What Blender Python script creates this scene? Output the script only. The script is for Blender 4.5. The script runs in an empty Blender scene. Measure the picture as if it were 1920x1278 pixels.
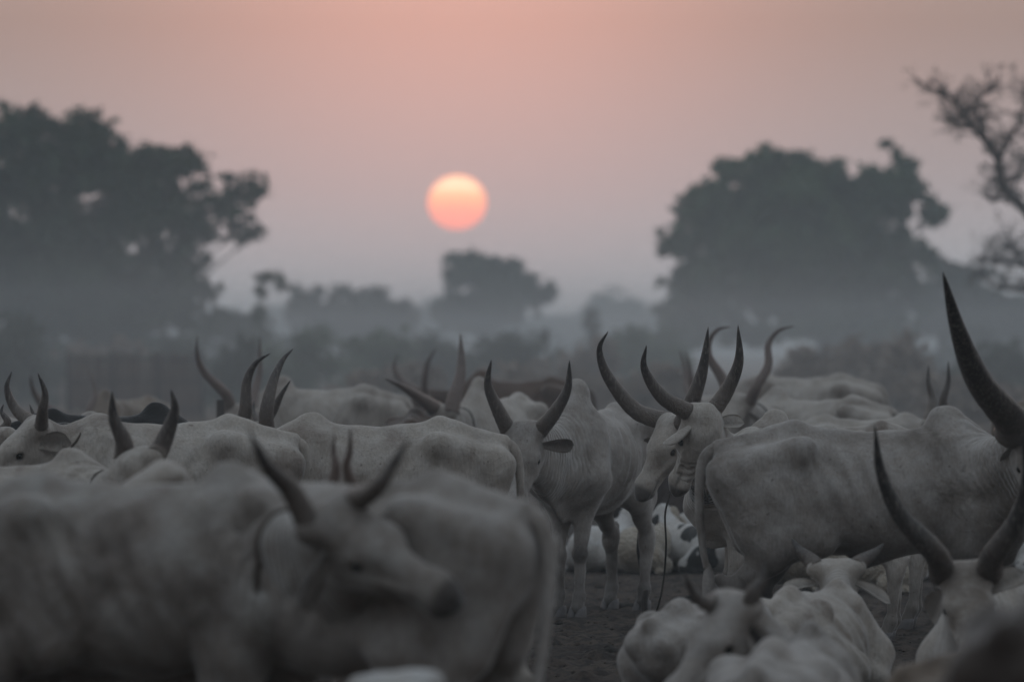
import bpy, math, random
import numpy as np
from mathutils import Vector, Matrix

R = math.radians
random.seed(7)
rng = np.random.default_rng(7)
sc = bpy.context.scene
COL = sc.collection

# ------------------------------------------------------------------ camera
FPX = 1920 * 200 / 36.0          # focal length in photograph pixels
CH = 1.75                        # eye height
YH = 655.0                       # photograph row of the horizon
cam = bpy.data.cameras.new('camera')
cam.lens = 200; cam.sensor_width = 36
cam.shift_y = (YH - 639.0) / 1920.0
cam.clip_start = 0.5; cam.clip_end = 20000
cam.dof.use_dof = True
cam.dof.focus_distance = 33.5
cam.dof.aperture_fstop = 2.7
camo = bpy.data.objects.new('camera', cam); COL.objects.link(camo)
camo.location = (0, 0, CH); camo.rotation_euler = (R(90), 0, 0)
sc.camera = camo


def U(px, py, d):
    """the place that the photograph shows at (px, py), d metres ahead"""
    return np.array([(px - 960.0) / FPX * d, d, CH - (py - YH) / FPX * d])

# ------------------------------------------------------------------ world
SUN_AZ = (857 - 960) / FPX
SUN_EL = (YH - 379) / FPX
sdir = Vector((SUN_AZ, 1.0, SUN_EL)).normalized()
world = bpy.data.worlds.new('World'); sc.world = world
world.use_nodes = True
wn = world.node_tree; wn.nodes.clear()


def N(nt, t, **kw):
    n = nt.nodes.new(t)
    for k, v in kw.items():
        setattr(n, k, v)
    return n


def L(nt, a, b):
    nt.links.new(a, b)


def ramp(nt, fac, stops, interp='LINEAR'):
    r = N(nt, 'ShaderNodeValToRGB'); cr = r.color_ramp; cr.interpolation = interp
    while len(cr.elements) < len(stops):
        cr.elements.new(0.5)
    for e, (p, c) in zip(cr.elements, stops):
        e.position = p
        e.color = tuple(c) + (1,) if len(c) == 3 else c
    L(nt, fac, r.inputs[0])
    return r.outputs[0]


def math_(nt, op, a, b=None, clamp=False):
    m = N(nt, 'ShaderNodeMath', operation=op); m.use_clamp = clamp
    for i, v in enumerate((a, b)):
        if v is None:
            continue
        if isinstance(v, (int, float)):
            m.inputs[i].default_value = v
        else:
            L(nt, v, m.inputs[i])
    return m.outputs[0]


def mixc(nt, fac, a, b, mode='MIX'):
    m = N(nt, 'ShaderNodeMix', data_type='RGBA', blend_type=mode)
    for i, v in ((0, fac), (6, a), (7, b)):
        if isinstance(v, (int, float)):
            m.inputs[i].default_value = v
        elif isinstance(v, tuple):
            m.inputs[i].default_value = v + (1,) if len(v) == 3 else v
        else:
            L(nt, v, m.inputs[i])
    return m.outputs[2]


tc = N(wn, 'ShaderNodeTexCoord')
nrm = N(wn, 'ShaderNodeVectorMath', operation='NORMALIZE'); L(wn, tc.outputs['Generated'], nrm.inputs[0])
sep = N(wn, 'ShaderNodeSeparateXYZ'); L(wn, nrm.outputs[0], sep.inputs[0])
elev = math_(wn, 'MAXIMUM', sep.outputs[2], 0.0)
esq = math_(wn, 'POWER', elev, 0.5)            # 0.1736 -> 0.417 (10 deg)
base = ramp(wn, esq, [
    (0.00, (0.62, 0.66, 0.72)),
    (0.10, (0.55, 0.57, 0.61)),
    (0.17, (0.400, 0.370, 0.390)),
    (0.24, (0.250, 0.220, 0.228)),
    (0.36, (0.400, 0.385, 0.395)),
    (0.60, (0.375, 0.400, 0.430)),
    (1.00, (0.350, 0.400, 0.450))])
# the side of the dome away from the sun is dimmer, as at every sunset
azf = math_(wn, 'ADD', math_(wn, 'MULTIPLY', sep.outputs[1], 0.5), 0.5, True)
lowf = math_(wn, 'SUBTRACT', 1.0, elev, True)
dim = math_(wn, 'MULTIPLY', math_(wn, 'SUBTRACT', 1.0, azf), math_(wn, 'MULTIPLY', lowf, 0.85))
base = mixc(wn, dim, base, (0.05, 0.06, 0.075))
dt = N(wn, 'ShaderNodeVectorMath', operation='DOT_PRODUCT')
L(wn, nrm.outputs[0], dt.inputs[0])
gdir = Vector((SUN_AZ, 1.0, SUN_EL + 0.045)).normalized()
dt.inputs[1].default_value = tuple(gdir)
# two soft lobes of smoke glow round the low sun
one = math_(wn, 'SUBTRACT', 1.0, dt.outputs['Value'])
g1 = math_(wn, 'EXPONENT', math_(wn, 'MULTIPLY', one, -1.0 / 0.0014))
g2 = math_(wn, 'EXPONENT', math_(wn, 'MULTIPLY', one, -1.0 / 0.12))
glow = N(wn, 'ShaderNodeMix', data_type='RGBA', blend_type='ADD'); glow.inputs[0].default_value = 1
gA = mixc(wn, g1, (0, 0, 0), (0.41, 0.155, 0.115))
gB = mixc(wn, g2, (0, 0, 0), (0.05, 0.02, 0.01))
L(wn, gA, glow.inputs[6]); L(wn, gB, glow.inputs[7])
veil = mixc(wn, 1.0, base, glow.outputs[2], 'ADD')
# the clear upper sky behind the smoke veil
sky = N(wn, 'ShaderNodeTexSky', sky_type='NISHITA')
sky.sun_disc = False; sky.sun_elevation = math.atan(SUN_EL); sky.sun_rotation = math.atan(SUN_AZ)
sky.dust_density = 3.0; sky.air_density = 1.0
upper = N(wn, 'ShaderNodeMix', data_type='RGBA', blend_type='MULTIPLY'); upper.inputs[0].default_value = 1
L(wn, sky.outputs[0], upper.inputs[6]); upper.inputs[7].default_value = (0.10, 0.10, 0.10, 1)
final = mixc(wn, math_(wn, 'MULTIPLY', elev, 1.0, True), veil, mixc(wn, 1.0, veil, upper.outputs[2], 'ADD'))
bg = N(wn, 'ShaderNodeBackground'); L(wn, final, bg.inputs[0]); bg.inputs[1].default_value = 1.0
wo = N(wn, 'ShaderNodeOutputWorld'); L(wn, bg.outputs[0], wo.inputs[0])

# ------------------------------------------------------------------ sun lamp
sl = bpy.data.lights.new('sun_light', 'SUN'); sl.energy = 0.18; sl.angle = R(2.0); sl.color = (1.0, 0.62, 0.45)
slo = bpy.data.objects.new('sun_light', sl); COL.objects.link(slo)
slo.rotation_euler = (-sdir).to_track_quat('-Z', 'Y').to_euler()
slo.rotation_euler = Vector(sdir).to_track_quat('Z', 'Y').to_euler()

sc.view_settings.view_transform = 'Standard'; sc.view_settings.look = 'None'
sc.view_settings.exposure = 0.0; sc.view_settings.gamma = 1.0
sc.view_settings.use_curve_mapping = False
sc.render.engine = 'CYCLES'
cy = sc.cycles
cy.max_bounces = 5; cy.diffuse_bounces = 3; cy.glossy_bounces = 2; cy.transmission_bounces = 2
cy.volume_bounces = 1; cy.transparent_max_bounces = 8
cy.caustics_reflective = False; cy.caustics_refractive = False
cy.use_denoising = True
cy.use_adaptive_sampling = True; cy.adaptive_threshold = 0.01

# ------------------------------------------------------------------ materials


def new_mat(name):
    m = bpy.data.materials.new(name); m.use_nodes = True
    nt = m.node_tree; nt.nodes.clear()
    o = N(nt, 'ShaderNodeOutputMaterial'); p = N(nt, 'ShaderNodeBsdfPrincipled')
    L(nt, p.outputs[0], o.inputs[0])
    return m, nt, p


def noise(nt, vec, scale, detail=3, rough=0.55, dist=0.0):
    n = N(nt, 'ShaderNodeTexNoise'); n.inputs['Scale'].default_value = scale
    n.inputs['Detail'].default_value = detail; n.inputs['Roughness'].default_value = rough
    n.inputs['Distortion'].default_value = dist
    if vec is not None:
        L(nt, vec, n.inputs['Vector'])
    return n.outputs['Fac']


def bump(nt, p, h, strength=0.3, dist=0.02):
    b = N(nt, 'ShaderNodeBump'); b.inputs['Strength'].default_value = strength
    b.inputs['Distance'].default_value = dist
    L(nt, h, b.inputs['Height']); L(nt, b.outputs[0], p.inputs['Normal'])


def obj_vec(nt, shift=True):
    t = N(nt, 'ShaderNodeTexCoord')
    if not shift:
        return t.outputs['Object']
    oi = N(nt, 'ShaderNodeObjectInfo')
    m = math_(nt, 'MULTIPLY', oi.outputs['Random'], 40.0)
    cx = N(nt, 'ShaderNodeCombineXYZ'); L(nt, m, cx.inputs[0]); L(nt, m, cx.inputs[1])
    a = N(nt, 'ShaderNodeVectorMath', operation='ADD')
    L(nt, t.outputs['Object'], a.inputs[0]); L(nt, cx.outputs[0], a.inputs[1])
    return a.outputs[0]


def coat(name, light, mid, dark, spots=None, wool=False):
    m, nt, p = new_mat(name)
    v = obj_vec(nt)
    n1 = noise(nt, v, 2.6, 4, 0.6, 0.4)
    c = ramp(nt, n1, [(0.30, dark), (0.45, mid), (0.64, light)])
    n2 = noise(nt, v, 11, 4, 0.65)
    c = mixc(nt, ramp(nt, n2, [(0.40, (0.5,) * 3), (0.62, (0, 0, 0))]), c, mixc(nt, 1.0, c, (0.72, 0.66, 0.60), 'MULTIPLY'))
    # short hair streaks and mud flecks
    st = N(nt, 'ShaderNodeMapping'); st.inputs['Scale'].default_value = (30, 30, 9); L(nt, v, st.inputs[0])
    n3 = noise(nt, st.outputs[0], 3.0, 3, 0.7)
    c = mixc(nt, 0.5, c, mixc(nt, 1.0, c, ramp(nt, n3, [(0.3, (0.55, 0.53, 0.5)), (0.7, (1.15, 1.15, 1.15))]), 'MULTIPLY'))
    n4 = noise(nt, v, 38, 2, 0.5)
    c = mixc(nt, ramp(nt, n4, [(0.685, (0, 0, 0)), (0.74, (0.55,) * 3)]), c, (0.09, 0.065, 0.05))
    if spots:
        n5 = noise(nt, v, spots[0], 1.5, 0.4, 0.3)
        c = mixc(nt, ramp(nt, n5, [(spots[1], (0, 0, 0)), (spots[1] + 0.02, (1, 1, 1))]), c, (0.02, 0.018, 0.018))
    # bare dark skin: muzzle, eye rims, knees, ear inside
    at = N(nt, 'ShaderNodeAttribute', attribute_name='skin')
    c = mixc(nt, at.outputs['Fac'], c, (0.035, 0.028, 0.027))
    L(nt, c, p.inputs['Base Color'])
    p.inputs['Roughness'].default_value = 0.75
    p.inputs['Specular IOR Level'].default_value = 0.25
    p.inputs['Sheen Weight'].default_value = 0.7
    p.inputs['Sheen Roughness'].default_value = 0.3
    if wool:
        vo = N(nt, 'ShaderNodeTexVoronoi'); vo.inputs['Scale'].default_value = 45; L(nt, v, vo.inputs['Vector'])
        bump(nt, p, math_(nt, 'ADD', vo.outputs['Distance'], n2), 0.5, 0.03)
    else:
        ac = N(nt, 'ShaderNodeAttribute', attribute_name='foldpos')
        am = N(nt, 'ShaderNodeAttribute', attribute_name='fold')
        ph = math_(nt, 'ADD', math_(nt, 'MULTIPLY', ac.outputs['Fac'], 190.0), math_(nt, 'MULTIPLY', n1, 26.0))
        wv = math_(nt, 'MULTIPLY', math_(nt, 'MULTIPLY', math_(nt, 'SINE', ph), noise(nt, v, 5, 2)), am.outputs['Fac'])
        rd1 = math_(nt, 'ABSOLUTE', math_(nt, 'SUBTRACT', noise(nt, v, 7.5, 3, 0.5, 0.8), 0.5))
        rd1 = math_(nt, 'MULTIPLY', math_(nt, 'MINIMUM', rd1, 0.10), -4.0)
        wv = math_(nt, 'ADD', math_(nt, 'MULTIPLY', wv, 1.6), rd1)
        h = math_(nt, 'ADD', math_(nt, 'MULTIPLY', wv, 0.35), math_(nt, 'ADD', math_(nt, 'MULTIPLY', n3, 0.35), math_(nt, 'MULTIPLY', n2, 0.5)))
        bump(nt, p, h, 0.8, 0.014)
    return m


M = {}
M['white'] = coat('pale_coat', (0.58, 0.54, 0.50), (0.47, 0.43, 0.395), (0.25, 0.21, 0.185))
M['grey'] = coat('ash_grey_coat', (0.50, 0.47, 0.45), (0.375, 0.345, 0.325), (0.17, 0.148, 0.13))
M['lit_patches'] = coat('lit_patches_coat', (0.46, 0.44, 0.42), (0.30, 0.27, 0.25), (0.12, 0.10, 0.088))  # darkened coat whose pale patches imitate highlights over ribs and hip
M['tan'] = coat('dusty_tan_coat', (0.36, 0.30, 0.25), (0.27, 0.22, 0.18), (0.17, 0.135, 0.11))
M['brown'] = coat('brown_coat', (0.125, 0.078, 0.056), (0.095, 0.058, 0.042), (0.055, 0.034, 0.026))
M['umber'] = coat('umber_coat', (0.085, 0.066, 0.056), (0.065, 0.050, 0.043), (0.045, 0.034, 0.03))
M['darkbrown'] = coat('dark_brown_coat', (0.055, 0.036, 0.030), (0.042, 0.028, 0.024), (0.03, 0.02, 0.018))
M['black'] = coat('black_coat', (0.022, 0.022, 0.024), (0.016, 0.016, 0.018), (0.012, 0.012, 0.013))
M['bright'] = coat('clean_white_coat', (0.72, 0.72, 0.72), (0.64, 0.63, 0.62), (0.48, 0.46, 0.43))
M['spotted'] = coat('black_spotted_white_coat', (0.72, 0.72, 0.72), (0.66, 0.65, 0.64), (0.5, 0.48, 0.45), spots=(5.0, 0.545))
M['wool'] = coat('cream_wool', (0.52, 0.47, 0.40), (0.44, 0.385, 0.32), (0.30, 0.25, 0.20), wool=True)


def horn_mat(name, c0, c1, c2):
    m, nt, p = new_mat(name)
    v = obj_vec(nt)
    at = N(nt, 'ShaderNodeAttribute', attribute_name='along')
    nz = noise(nt, v, 9, 4, 0.6)
    f = math_(nt, 'ADD', at.outputs['Fac'], math_(nt, 'MULTIPLY', math_(nt, 'SUBTRACT', nz, 0.5), 0.7))
    c = ramp(nt, f, [(0.05, c0), (0.45, c1), (0.8, c2)])
    st = N(nt, 'ShaderNodeMapping'); st.inputs['Scale'].default_value = (26, 26, 5); L(nt, v, st.inputs[0])
    n3 = noise(nt, st.outputs[0], 3.5, 4, 0.7)
    c = mixc(nt, ramp(nt, n3, [(0.52, (0, 0, 0)), (0.66, (0.75,) * 3)]), c, (0.26, 0.235, 0.21))
    L(nt, c, p.inputs['Base Color'])
    p.inputs['Roughness'].default_value = 0.42
    rg = math_(nt, 'SINE', math_(nt, 'MULTIPLY', f, 120.0))
    fade = math_(nt, 'SUBTRACT', 1.0, math_(nt, 'MULTIPLY', at.outputs['Fac'], 1.8), True)
    bump(nt, p, math_(nt, 'ADD', math_(nt, 'MULTIPLY', rg, math_(nt, 'MULTIPLY', fade, 0.5)), n3), 0.7, 0.010)
    return m


M['horn'] = horn_mat('grey_brown_horn', (0.18, 0.145, 0.122), (0.120, 0.100, 0.090), (0.045, 0.040, 0.040))
M['horn_light'] = horn_mat('pale_brown_horn', (0.24, 0.18, 0.155), (0.19, 0.14, 0.125), (0.11, 0.082, 0.073))
M['horn_dark'] = horn_mat('dark_horn', (0.15, 0.115, 0.095), (0.055, 0.046, 0.042), (0.020, 0.018, 0.019))


def simple(name, col, rough=0.7, nscale=20, amt=0.4, bmp=0.3):
    m, nt, p = new_mat(name)
    v = obj_vec(nt)
    n1 = noise(nt, v, nscale, 4, 0.6)
    c = mixc(nt, n1, tuple(x * (1 - amt) for x in col), tuple(min(1, x * (1 + amt)) for x in col))
    L(nt, c, p.inputs['Base Color']); p.inputs['Roughness'].default_value = rough
    if bmp:
        bump(nt, p, n1, bmp, 0.02)
    return m


M['eye'] = simple('dark_wet_eye', (0.012, 0.010, 0.010), 0.12, 5, 0.2, 0)
M['hoof'] = simple('grey_hoof', (0.12, 0.11, 0.11), 0.55, 30)
M['tuft_black'] = simple('black_tail_hair', (0.015, 0.014, 0.015), 0.6, 60)
M['tuft_pale'] = simple('pale_tail_hair', (0.35, 0.32, 0.30), 0.7, 60)
M['rope'] = simple('dark_rope', (0.045, 0.036, 0.03), 0.9, 90, 0.5)
M['rope_brown'] = simple('brown_rope', (0.085, 0.065, 0.05), 0.9, 90, 0.5)
M['wood'] = simple('weathered_wood', (0.045, 0.036, 0.032), 0.85, 25, 0.5)
M['dung'] = simple('dried_dung', (0.022, 0.017, 0.014), 0.95, 40, 0.5, 0.8)
M['bark'] = simple('grey_bark', (0.085, 0.075, 0.068), 0.9, 6, 0.4)
M['bark_dark'] = simple('dark_bark', (0.035, 0.03, 0.03), 0.9, 6, 0.4)
M['reed'] = simple('dry_reed', (0.125, 0.080, 0.062), 0.9, 8, 0.4)


def leaf_mat(name, c1, c2):
    m, nt, p = new_mat(name)
    at = N(nt, 'ShaderNodeAttribute', attribute_name='clump')
    L(nt, mixc(nt, at.outputs['Fac'], c1, c2), p.inputs['Base Color'])
    p.inputs['Roughness'].default_value = 0.7
    p.inputs['Specular IOR Level'].default_value = 0.2
    return m


M['leaf'] = leaf_mat('deep_green_leaf', (0.022, 0.042, 0.026), (0.075, 0.118, 0.062))
M['bush_green'] = leaf_mat('dusty_green_leaf', (0.13, 0.17, 0.12), (0.21, 0.26, 0.18))
M['leaf_green'] = leaf_mat('mid_green_leaf', (0.028, 0.056, 0.030), (0.105, 0.165, 0.078))
M['leaf_grey'] = leaf_mat('grey_green_leaf', (0.060, 0.078, 0.060), (0.110, 0.130, 0.095))
M['leaf_far'] = leaf_mat('far_green_leaf', (0.05, 0.065, 0.05), (0.09, 0.11, 0.08))
M['drybrush'] = leaf_mat('dry_brush', (0.24, 0.19, 0.16), (0.36, 0.30, 0.25))

# ground
gm, nt, p = new_mat('trampled_earth')
t = N(nt, 'ShaderNodeTexCoord'); v = t.outputs['Object']
a1 = noise(nt, v, 0.5, 5, 0.6); a2 = noise(nt, v, 11.0, 6, 0.72); a3 = noise(nt, v, 45, 4, 0.65)
c = ramp(nt, a1, [(0.35, (0.050, 0.034, 0.026)), (0.62, (0.086, 0.062, 0.047))])
c = mixc(nt, ramp(nt, a2, [(0.45, (0.95,) * 3), (0.54, (0, 0, 0))]), c, (0.022, 0.015, 0.012))  # small clod shadows painted into the earth colour as dark flecks
c = mixc(nt, ramp(nt, a3, [(0.60, (0, 0, 0)), (0.72, (0.5,) * 3)]), c, (0.16, 0.135, 0.115))
# farther off the bare camp floor turns to straw coloured dry grass
sp = N(nt, 'ShaderNodeSeparateXYZ'); L(nt, v, sp.inputs[0])
far = math_(nt, 'MULTIPLY', math_(nt, 'SUBTRACT', sp.outputs[1], 75.0), 1 / 60.0, True)
c = mixc(nt, far, c, ramp(nt, a1, [(0.3, (0.15, 0.115, 0.09)), (0.7, (0.24, 0.19, 0.145))]))
L(nt, c, p.inputs['Base Color']); p.inputs['Roughness'].default_value = 0.95
bump(nt, p, math_(nt, 'ADD', a2, math_(nt, 'MULTIPLY', a3, 0.35)), 0.8, 0.05)
M['ground'] = gm

# sun
sm = bpy.data.materials.new('sun_surface'); sm.use_nodes = True
nt = sm.node_tree; nt.nodes.clear()
o = N(nt, 'ShaderNodeOutputMaterial'); e = N(nt, 'ShaderNodeEmission'); L(nt, e.outputs[0], o.inputs[0])
t = N(nt, 'ShaderNodeTexCoord'); sp = N(nt, 'ShaderNodeSeparateXYZ'); L(nt, t.outputs['Generated'], sp.inputs[0])
lw = N(nt, 'ShaderNodeLayerWeight'); lw.inputs[0].default_value = 0.5
cc = ramp(nt, sp.outputs[2], [(0.0, (1.8, 0.56, 0.46)), (0.35, (1.9, 0.64, 0.45)), (0.6, (2.0, 0.86, 0.48)), (0.82, (2.1, 1.35, 0.86)), (1.0, (2.1, 1.2, 0.72))])
cc = mixc(nt, ramp(nt, lw.outputs['Facing'], [(0.45, (0, 0, 0)), (0.9, (1, 1, 1))]), cc, (1.9, 0.58, 0.42))
L(nt, cc, e.inputs[0]); e.inputs[1].default_value = 1.0
M['sun'] = sm

# ------------------------------------------------------------------ mesh helpers


def link(name, me, mat, parent=None, loc=None):
    o = bpy.data.objects.new(name, me); COL.objects.link(o)
    if mat is not None:
        me.materials.append(mat)
    if parent is not None:
        o.parent = parent
    if loc is not None:
        o.location = loc
    return o


def mesh_np(name, V, F, smooth=True, attrs=None):
    """V (n,3) array, F (m,k) int array with k = 3 or 4"""
    me = bpy.data.meshes.new(name)
    V = np.asarray(V, dtype=np.float32); F = np.asarray(F, dtype=np.int32)
    me.vertices.add(len(V)); me.vertices.foreach_set('co', V.ravel())
    k = F.shape[1]
    me.loops.add(F.size); me.loops.foreach_set('vertex_index', F.ravel())
    me.polygons.add(len(F))
    me.polygons.foreach_set('loop_start', np.arange(0, F.size, k, dtype=np.int32))
    me.update(calc_edges=True)
    me.polygons.foreach_set('use_smooth', np.full(len(F), smooth))
    for an, av in (attrs or {}).items():
        a = me.attributes.new(an, 'FLOAT', 'POINT')
        a.data.foreach_set('value', np.asarray(av, dtype=np.float32))
    me.update()
    return me


def tag(o, label=None, cat=None, group=None, kind=None):
    if label: o['label'] = label
    if cat: o['category'] = cat
    if group: o['group'] = group
    if kind: o['kind'] = kind
    return o


def empty(name, loc=(0, 0, 0), rz=0.0, s=1.0):
    o = bpy.data.objects.new(name, None); COL.objects.link(o)
    o.location = loc; o.rotation_euler = (0, 0, rz); o.scale = (s, s, s)
    o.empty_display_size = 0.2
    return o


def catmull(P, n):
    P = [np.asarray(q, float) for q in P]
    P = [2 * P[0] - P[1]] + P + [2 * P[-1] - P[-2]]
    out = []
    segs = len(P) - 3
    for i in range(segs):
        p0, p1, p2, p3 = P[i:i + 4]
        for j in range(n):
            t = j / n
            out.append(0.5 * ((2 * p1) + (-p0 + p2) * t + (2 * p0 - 5 * p1 + 4 * p2 - p3) * t * t + (-p0 + 3 * p1 - 3 * p2 + p3) * t ** 3))
    out.append(P[-2])
    return np.array(out)


def tube_arrays(P, rad, seg=12, flat=None):
    """tube with parallel-transported rings; closed tips"""
    P = np.asarray(P, float); n = len(P)
    T = np.gradient(P, axis=0); T /= np.linalg.norm(T, axis=1)[:, None] + 1e-12
    up = np.array([0, 0, 1.0]) if abs(T[0][2]) < 0.9 else np.array([1.0, 0, 0])
    a = np.cross(T[0], up); a /= np.linalg.norm(a)
    V = []
    th = np.arange(seg) / seg * 2 * math.pi
    for i in range(n):
        a = a - T[i] * np.dot(a, T[i]); a /= np.linalg.norm(a) + 1e-12
        b = np.cross(T[i], a)
        r = rad[i]
        V.append(P[i] + r * (np.cos(th)[:, None] * a + np.sin(th)[:, None] * b * (flat if flat else 1)))
    V = np.concatenate(V)
    V = np.vstack([V, P[0][None], P[-1][None]])
    F = []
    for i in range(n - 1):
        for j in range(seg):
            k = (j + 1) % seg
            F.append((i * seg + j, i * seg + k, (i + 1) * seg + k, (i + 1) * seg + j))
    c0 = n * seg; c1 = c0 + 1
    for j in range(seg):
        k = (j + 1) % seg
        F.append((c0, k, j, j)); F.append((c1, (n - 1) * seg + j, (n - 1) * seg + k, (n - 1) * seg + k))
    return V, F


def fix_tri(F):
    return [tuple(dict.fromkeys(f)) for f in F]


def tube(name, P, rad, mat, parent=None, seg=10, along=False, flat=None):
    V, F = tube_arrays(P, rad, seg, flat)
    me = bpy.data.meshes.new(name)
    me.from_pydata([tuple(x) for x in V], [], fix_tri(F))
    me.polygons.foreach_set('use_smooth', [True] * len(me.polygons))
    if along:
        n = len(P)
        a = me.attributes.new('along', 'FLOAT', 'POINT')
        vals = np.concatenate([np.repeat(np.linspace(0, 1, n), seg), [0, 1]])
        a.data.foreach_set('value', vals.astype(np.float32))
    me.update()
    return link(name, me, mat, parent)


# ------------------------------------------------------------------ organic surfaces from blended limbs
class Field:
    def __init__(s):
        s.pr = []

    def cone(s, a, b, ra, rb, n=None, kf=1.0, k=0.05, sub=False):
        s.pr.append((np.asarray(a, float), np.asarray(b, float), ra, rb, None if n is None else np.asarray(n, float), kf, k, sub))

    def ball(s, a, r, n=None, kf=1.0, k=0.04, sub=False):
        s.cone(a, a, r, r, n, kf, k, sub)

    def mesh(s, h):
        lo = np.full(3, 1e9); hi = -lo
        for a, b, ra, rb, n, kf, k, sub in s.pr:
            if sub: continue
            r = max(ra, rb) * max(1, kf) + k + 2 * h
            lo = np.minimum(lo, np.minimum(a, b) - r); hi = np.maximum(hi, np.maximum(a, b) + r)
        dim = np.ceil((hi - lo) / h).astype(int) + 2
        F = np.full(dim, 1.0, dtype=np.float32)
        ax = [lo[i] + h * np.arange(dim[i]) for i in range(3)]
        for a, b, ra, rb, n, kf, k, sub in s.pr:
            r = max(ra, rb) * max(1, kf) + k + 2 * h
            i0 = np.maximum(0, np.floor((np.minimum(a, b) - r - lo) / h).astype(int))
            i1 = np.minimum(dim, np.ceil((np.maximum(a, b) + r - lo) / h).astype(int) + 1)
            if np.any(i1 <= i0): continue
            X = (ax[0][i0[0]:i1[0]] - a[0])[:, None, None].astype(np.float32)
            Y = (ax[1][i0[1]:i1[1]] - a[1])[None, :, None].astype(np.float32)
            Z = (ax[2][i0[2]:i1[2]] - a[2])[None, None, :].astype(np.float32)
            ba = b - a; bb = float(ba @ ba)
            if bb > 1e-9:
                t = np.clip((X * ba[0] + Y * ba[1] + Z * ba[2]) / bb, 0, 1)
                X = X - t * ba[0]; Y = Y - t * ba[1]; Z = Z - t * ba[2]
                rr = ra + (rb - ra) * t
            else:
                rr = ra
            q = X * X + Y * Y + Z * Z
            if n is not None and kf != 1.0:
                vn = X * n[0] + Y * n[1] + Z * n[2]
                v2 = vn * vn
                ln = np.sqrt(q - v2 + v2 / (kf * kf)) + 1e-6
                g = np.sqrt(q - v2 + v2 / kf ** 4) + 1e-6
                d = (ln - rr) * ln / g
            else:
                d = np.sqrt(q) - rr
            S = F[i0[0]:i1[0], i0[1]:i1[1], i0[2]:i1[2]]
            if sub:
                d = -d
                hh = np.maximum(k - np.abs(S - d), 0) / k
                S[...] = np.maximum(S, d) + hh * hh * k * 0.25
            else:
                hh = np.maximum(k - np.abs(S - d), 0) / k
                S[...] = np.minimum(S, d) - hh * hh * k * 0.25
        return surface_nets(F, lo, h)


def surface_nets(F, lo, h):
    ins = F < 0
    c = [ins[i:ins.shape[0] - 1 + i, j:ins.shape[1] - 1 + j, k:ins.shape[2] - 1 + k]
         for i in (0, 1) for j in (0, 1) for k in (0, 1)]
    s = np.zeros(c[0].shape, dtype=np.int8)
    for q in c: s += q
    act = (s > 0) & (s < 8)
    I = np.argwhere(act)
    idx = np.full(act.shape, -1, dtype=np.int32); idx[act] = np.arange(len(I))
    cv = np.array([(i, j, k) for i in (0, 1) for j in (0, 1) for k in (0, 1)])
    vals = np.stack([F[I[:, 0] + o[0], I[:, 1] + o[1], I[:, 2] + o[2]] for o in cv], 1)
    P = np.zeros((len(I), 3)); cnt = np.zeros(len(I))
    for a in range(8):
        for b in range(a + 1, 8):
            if np.abs(cv[a] - cv[b]).sum() != 1: continue
            va, vb = vals[:, a], vals[:, b]
            m = (va < 0) != (vb < 0)
            t = np.where(m, va / np.where(m, va - vb, 1), 0)
            P += np.where(m[:, None], cv[a] + t[:, None] * (cv[b] - cv[a]), 0); cnt += m
    V = lo + h * (I + P / cnt[:, None])
    faces = []
    sh = ins.shape
    for axn in range(3):
        o1, o2 = (axn + 1) % 3, (axn + 2) % 3
        sl0 = [slice(None)] * 3; sl1 = [slice(None)] * 3
        sl0[axn] = slice(0, sh[axn] - 1); sl1[axn] = slice(1, sh[axn])
        A = ins[tuple(sl0)]; B = ins[tuple(sl1)]
        E = np.argwhere(A != B)
        E = E[(E[:, o1] > 0) & (E[:, o2] > 0) & (E[:, o1] < sh[o1] - 1) & (E[:, o2] < sh[o2] - 1)]
        fa = A[E[:, 0], E[:, 1], E[:, 2]]
        q = []
        for d1, d2 in ((0, 0), (1, 0), (1, 1), (0, 1)):
            G = E.copy(); G[:, o1] -= d1; G[:, o2] -= d2
            q.append(idx[G[:, 0], G[:, 1], G[:, 2]])
        q = np.stack(q, 1)
        # wind the quad so that its normal leaves the body
        faces.append(np.where(fa[:, None], q[:, ::-1][:, [0, 1, 2, 3]], q))
    Fc = np.concatenate(faces)
    Fc = Fc[:, ::-1]
    # one light smoothing pass
    for _ in range(1):
        acc = np.zeros_like(V); n = np.zeros(len(V))
        for a, b in ((0, 1), (1, 2), (2, 3), (3, 0)):
            np.add.at(acc, Fc[:, a], V[Fc[:, b]]); np.add.at(acc, Fc[:, b], V[Fc[:, a]])
            np.add.at(n, Fc[:, a], 1); np.add.at(n, Fc[:, b], 1)
        V = V * 0.5 + 0.5 * acc / n[:, None]
    fn = np.cross(V[Fc[:, 2]] - V[Fc[:, 0]], V[Fc[:, 3]] - V[Fc[:, 1]])
    vn = np.zeros_like(V)
    for a in range(4): np.add.at(vn, Fc[:, a], fn)
    vn /= np.linalg.norm(vn, axis=1)[:, None] + 1e-12
    return V, Fc, vn


def sstep(x, a, b):
    t = np.clip((x - a) / (b - a), 0, 1); return t * t * (3 - 2 * t)


def nrmv(v):
    v = np.asarray(v, float); return v / np.linalg.norm(v)


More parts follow.
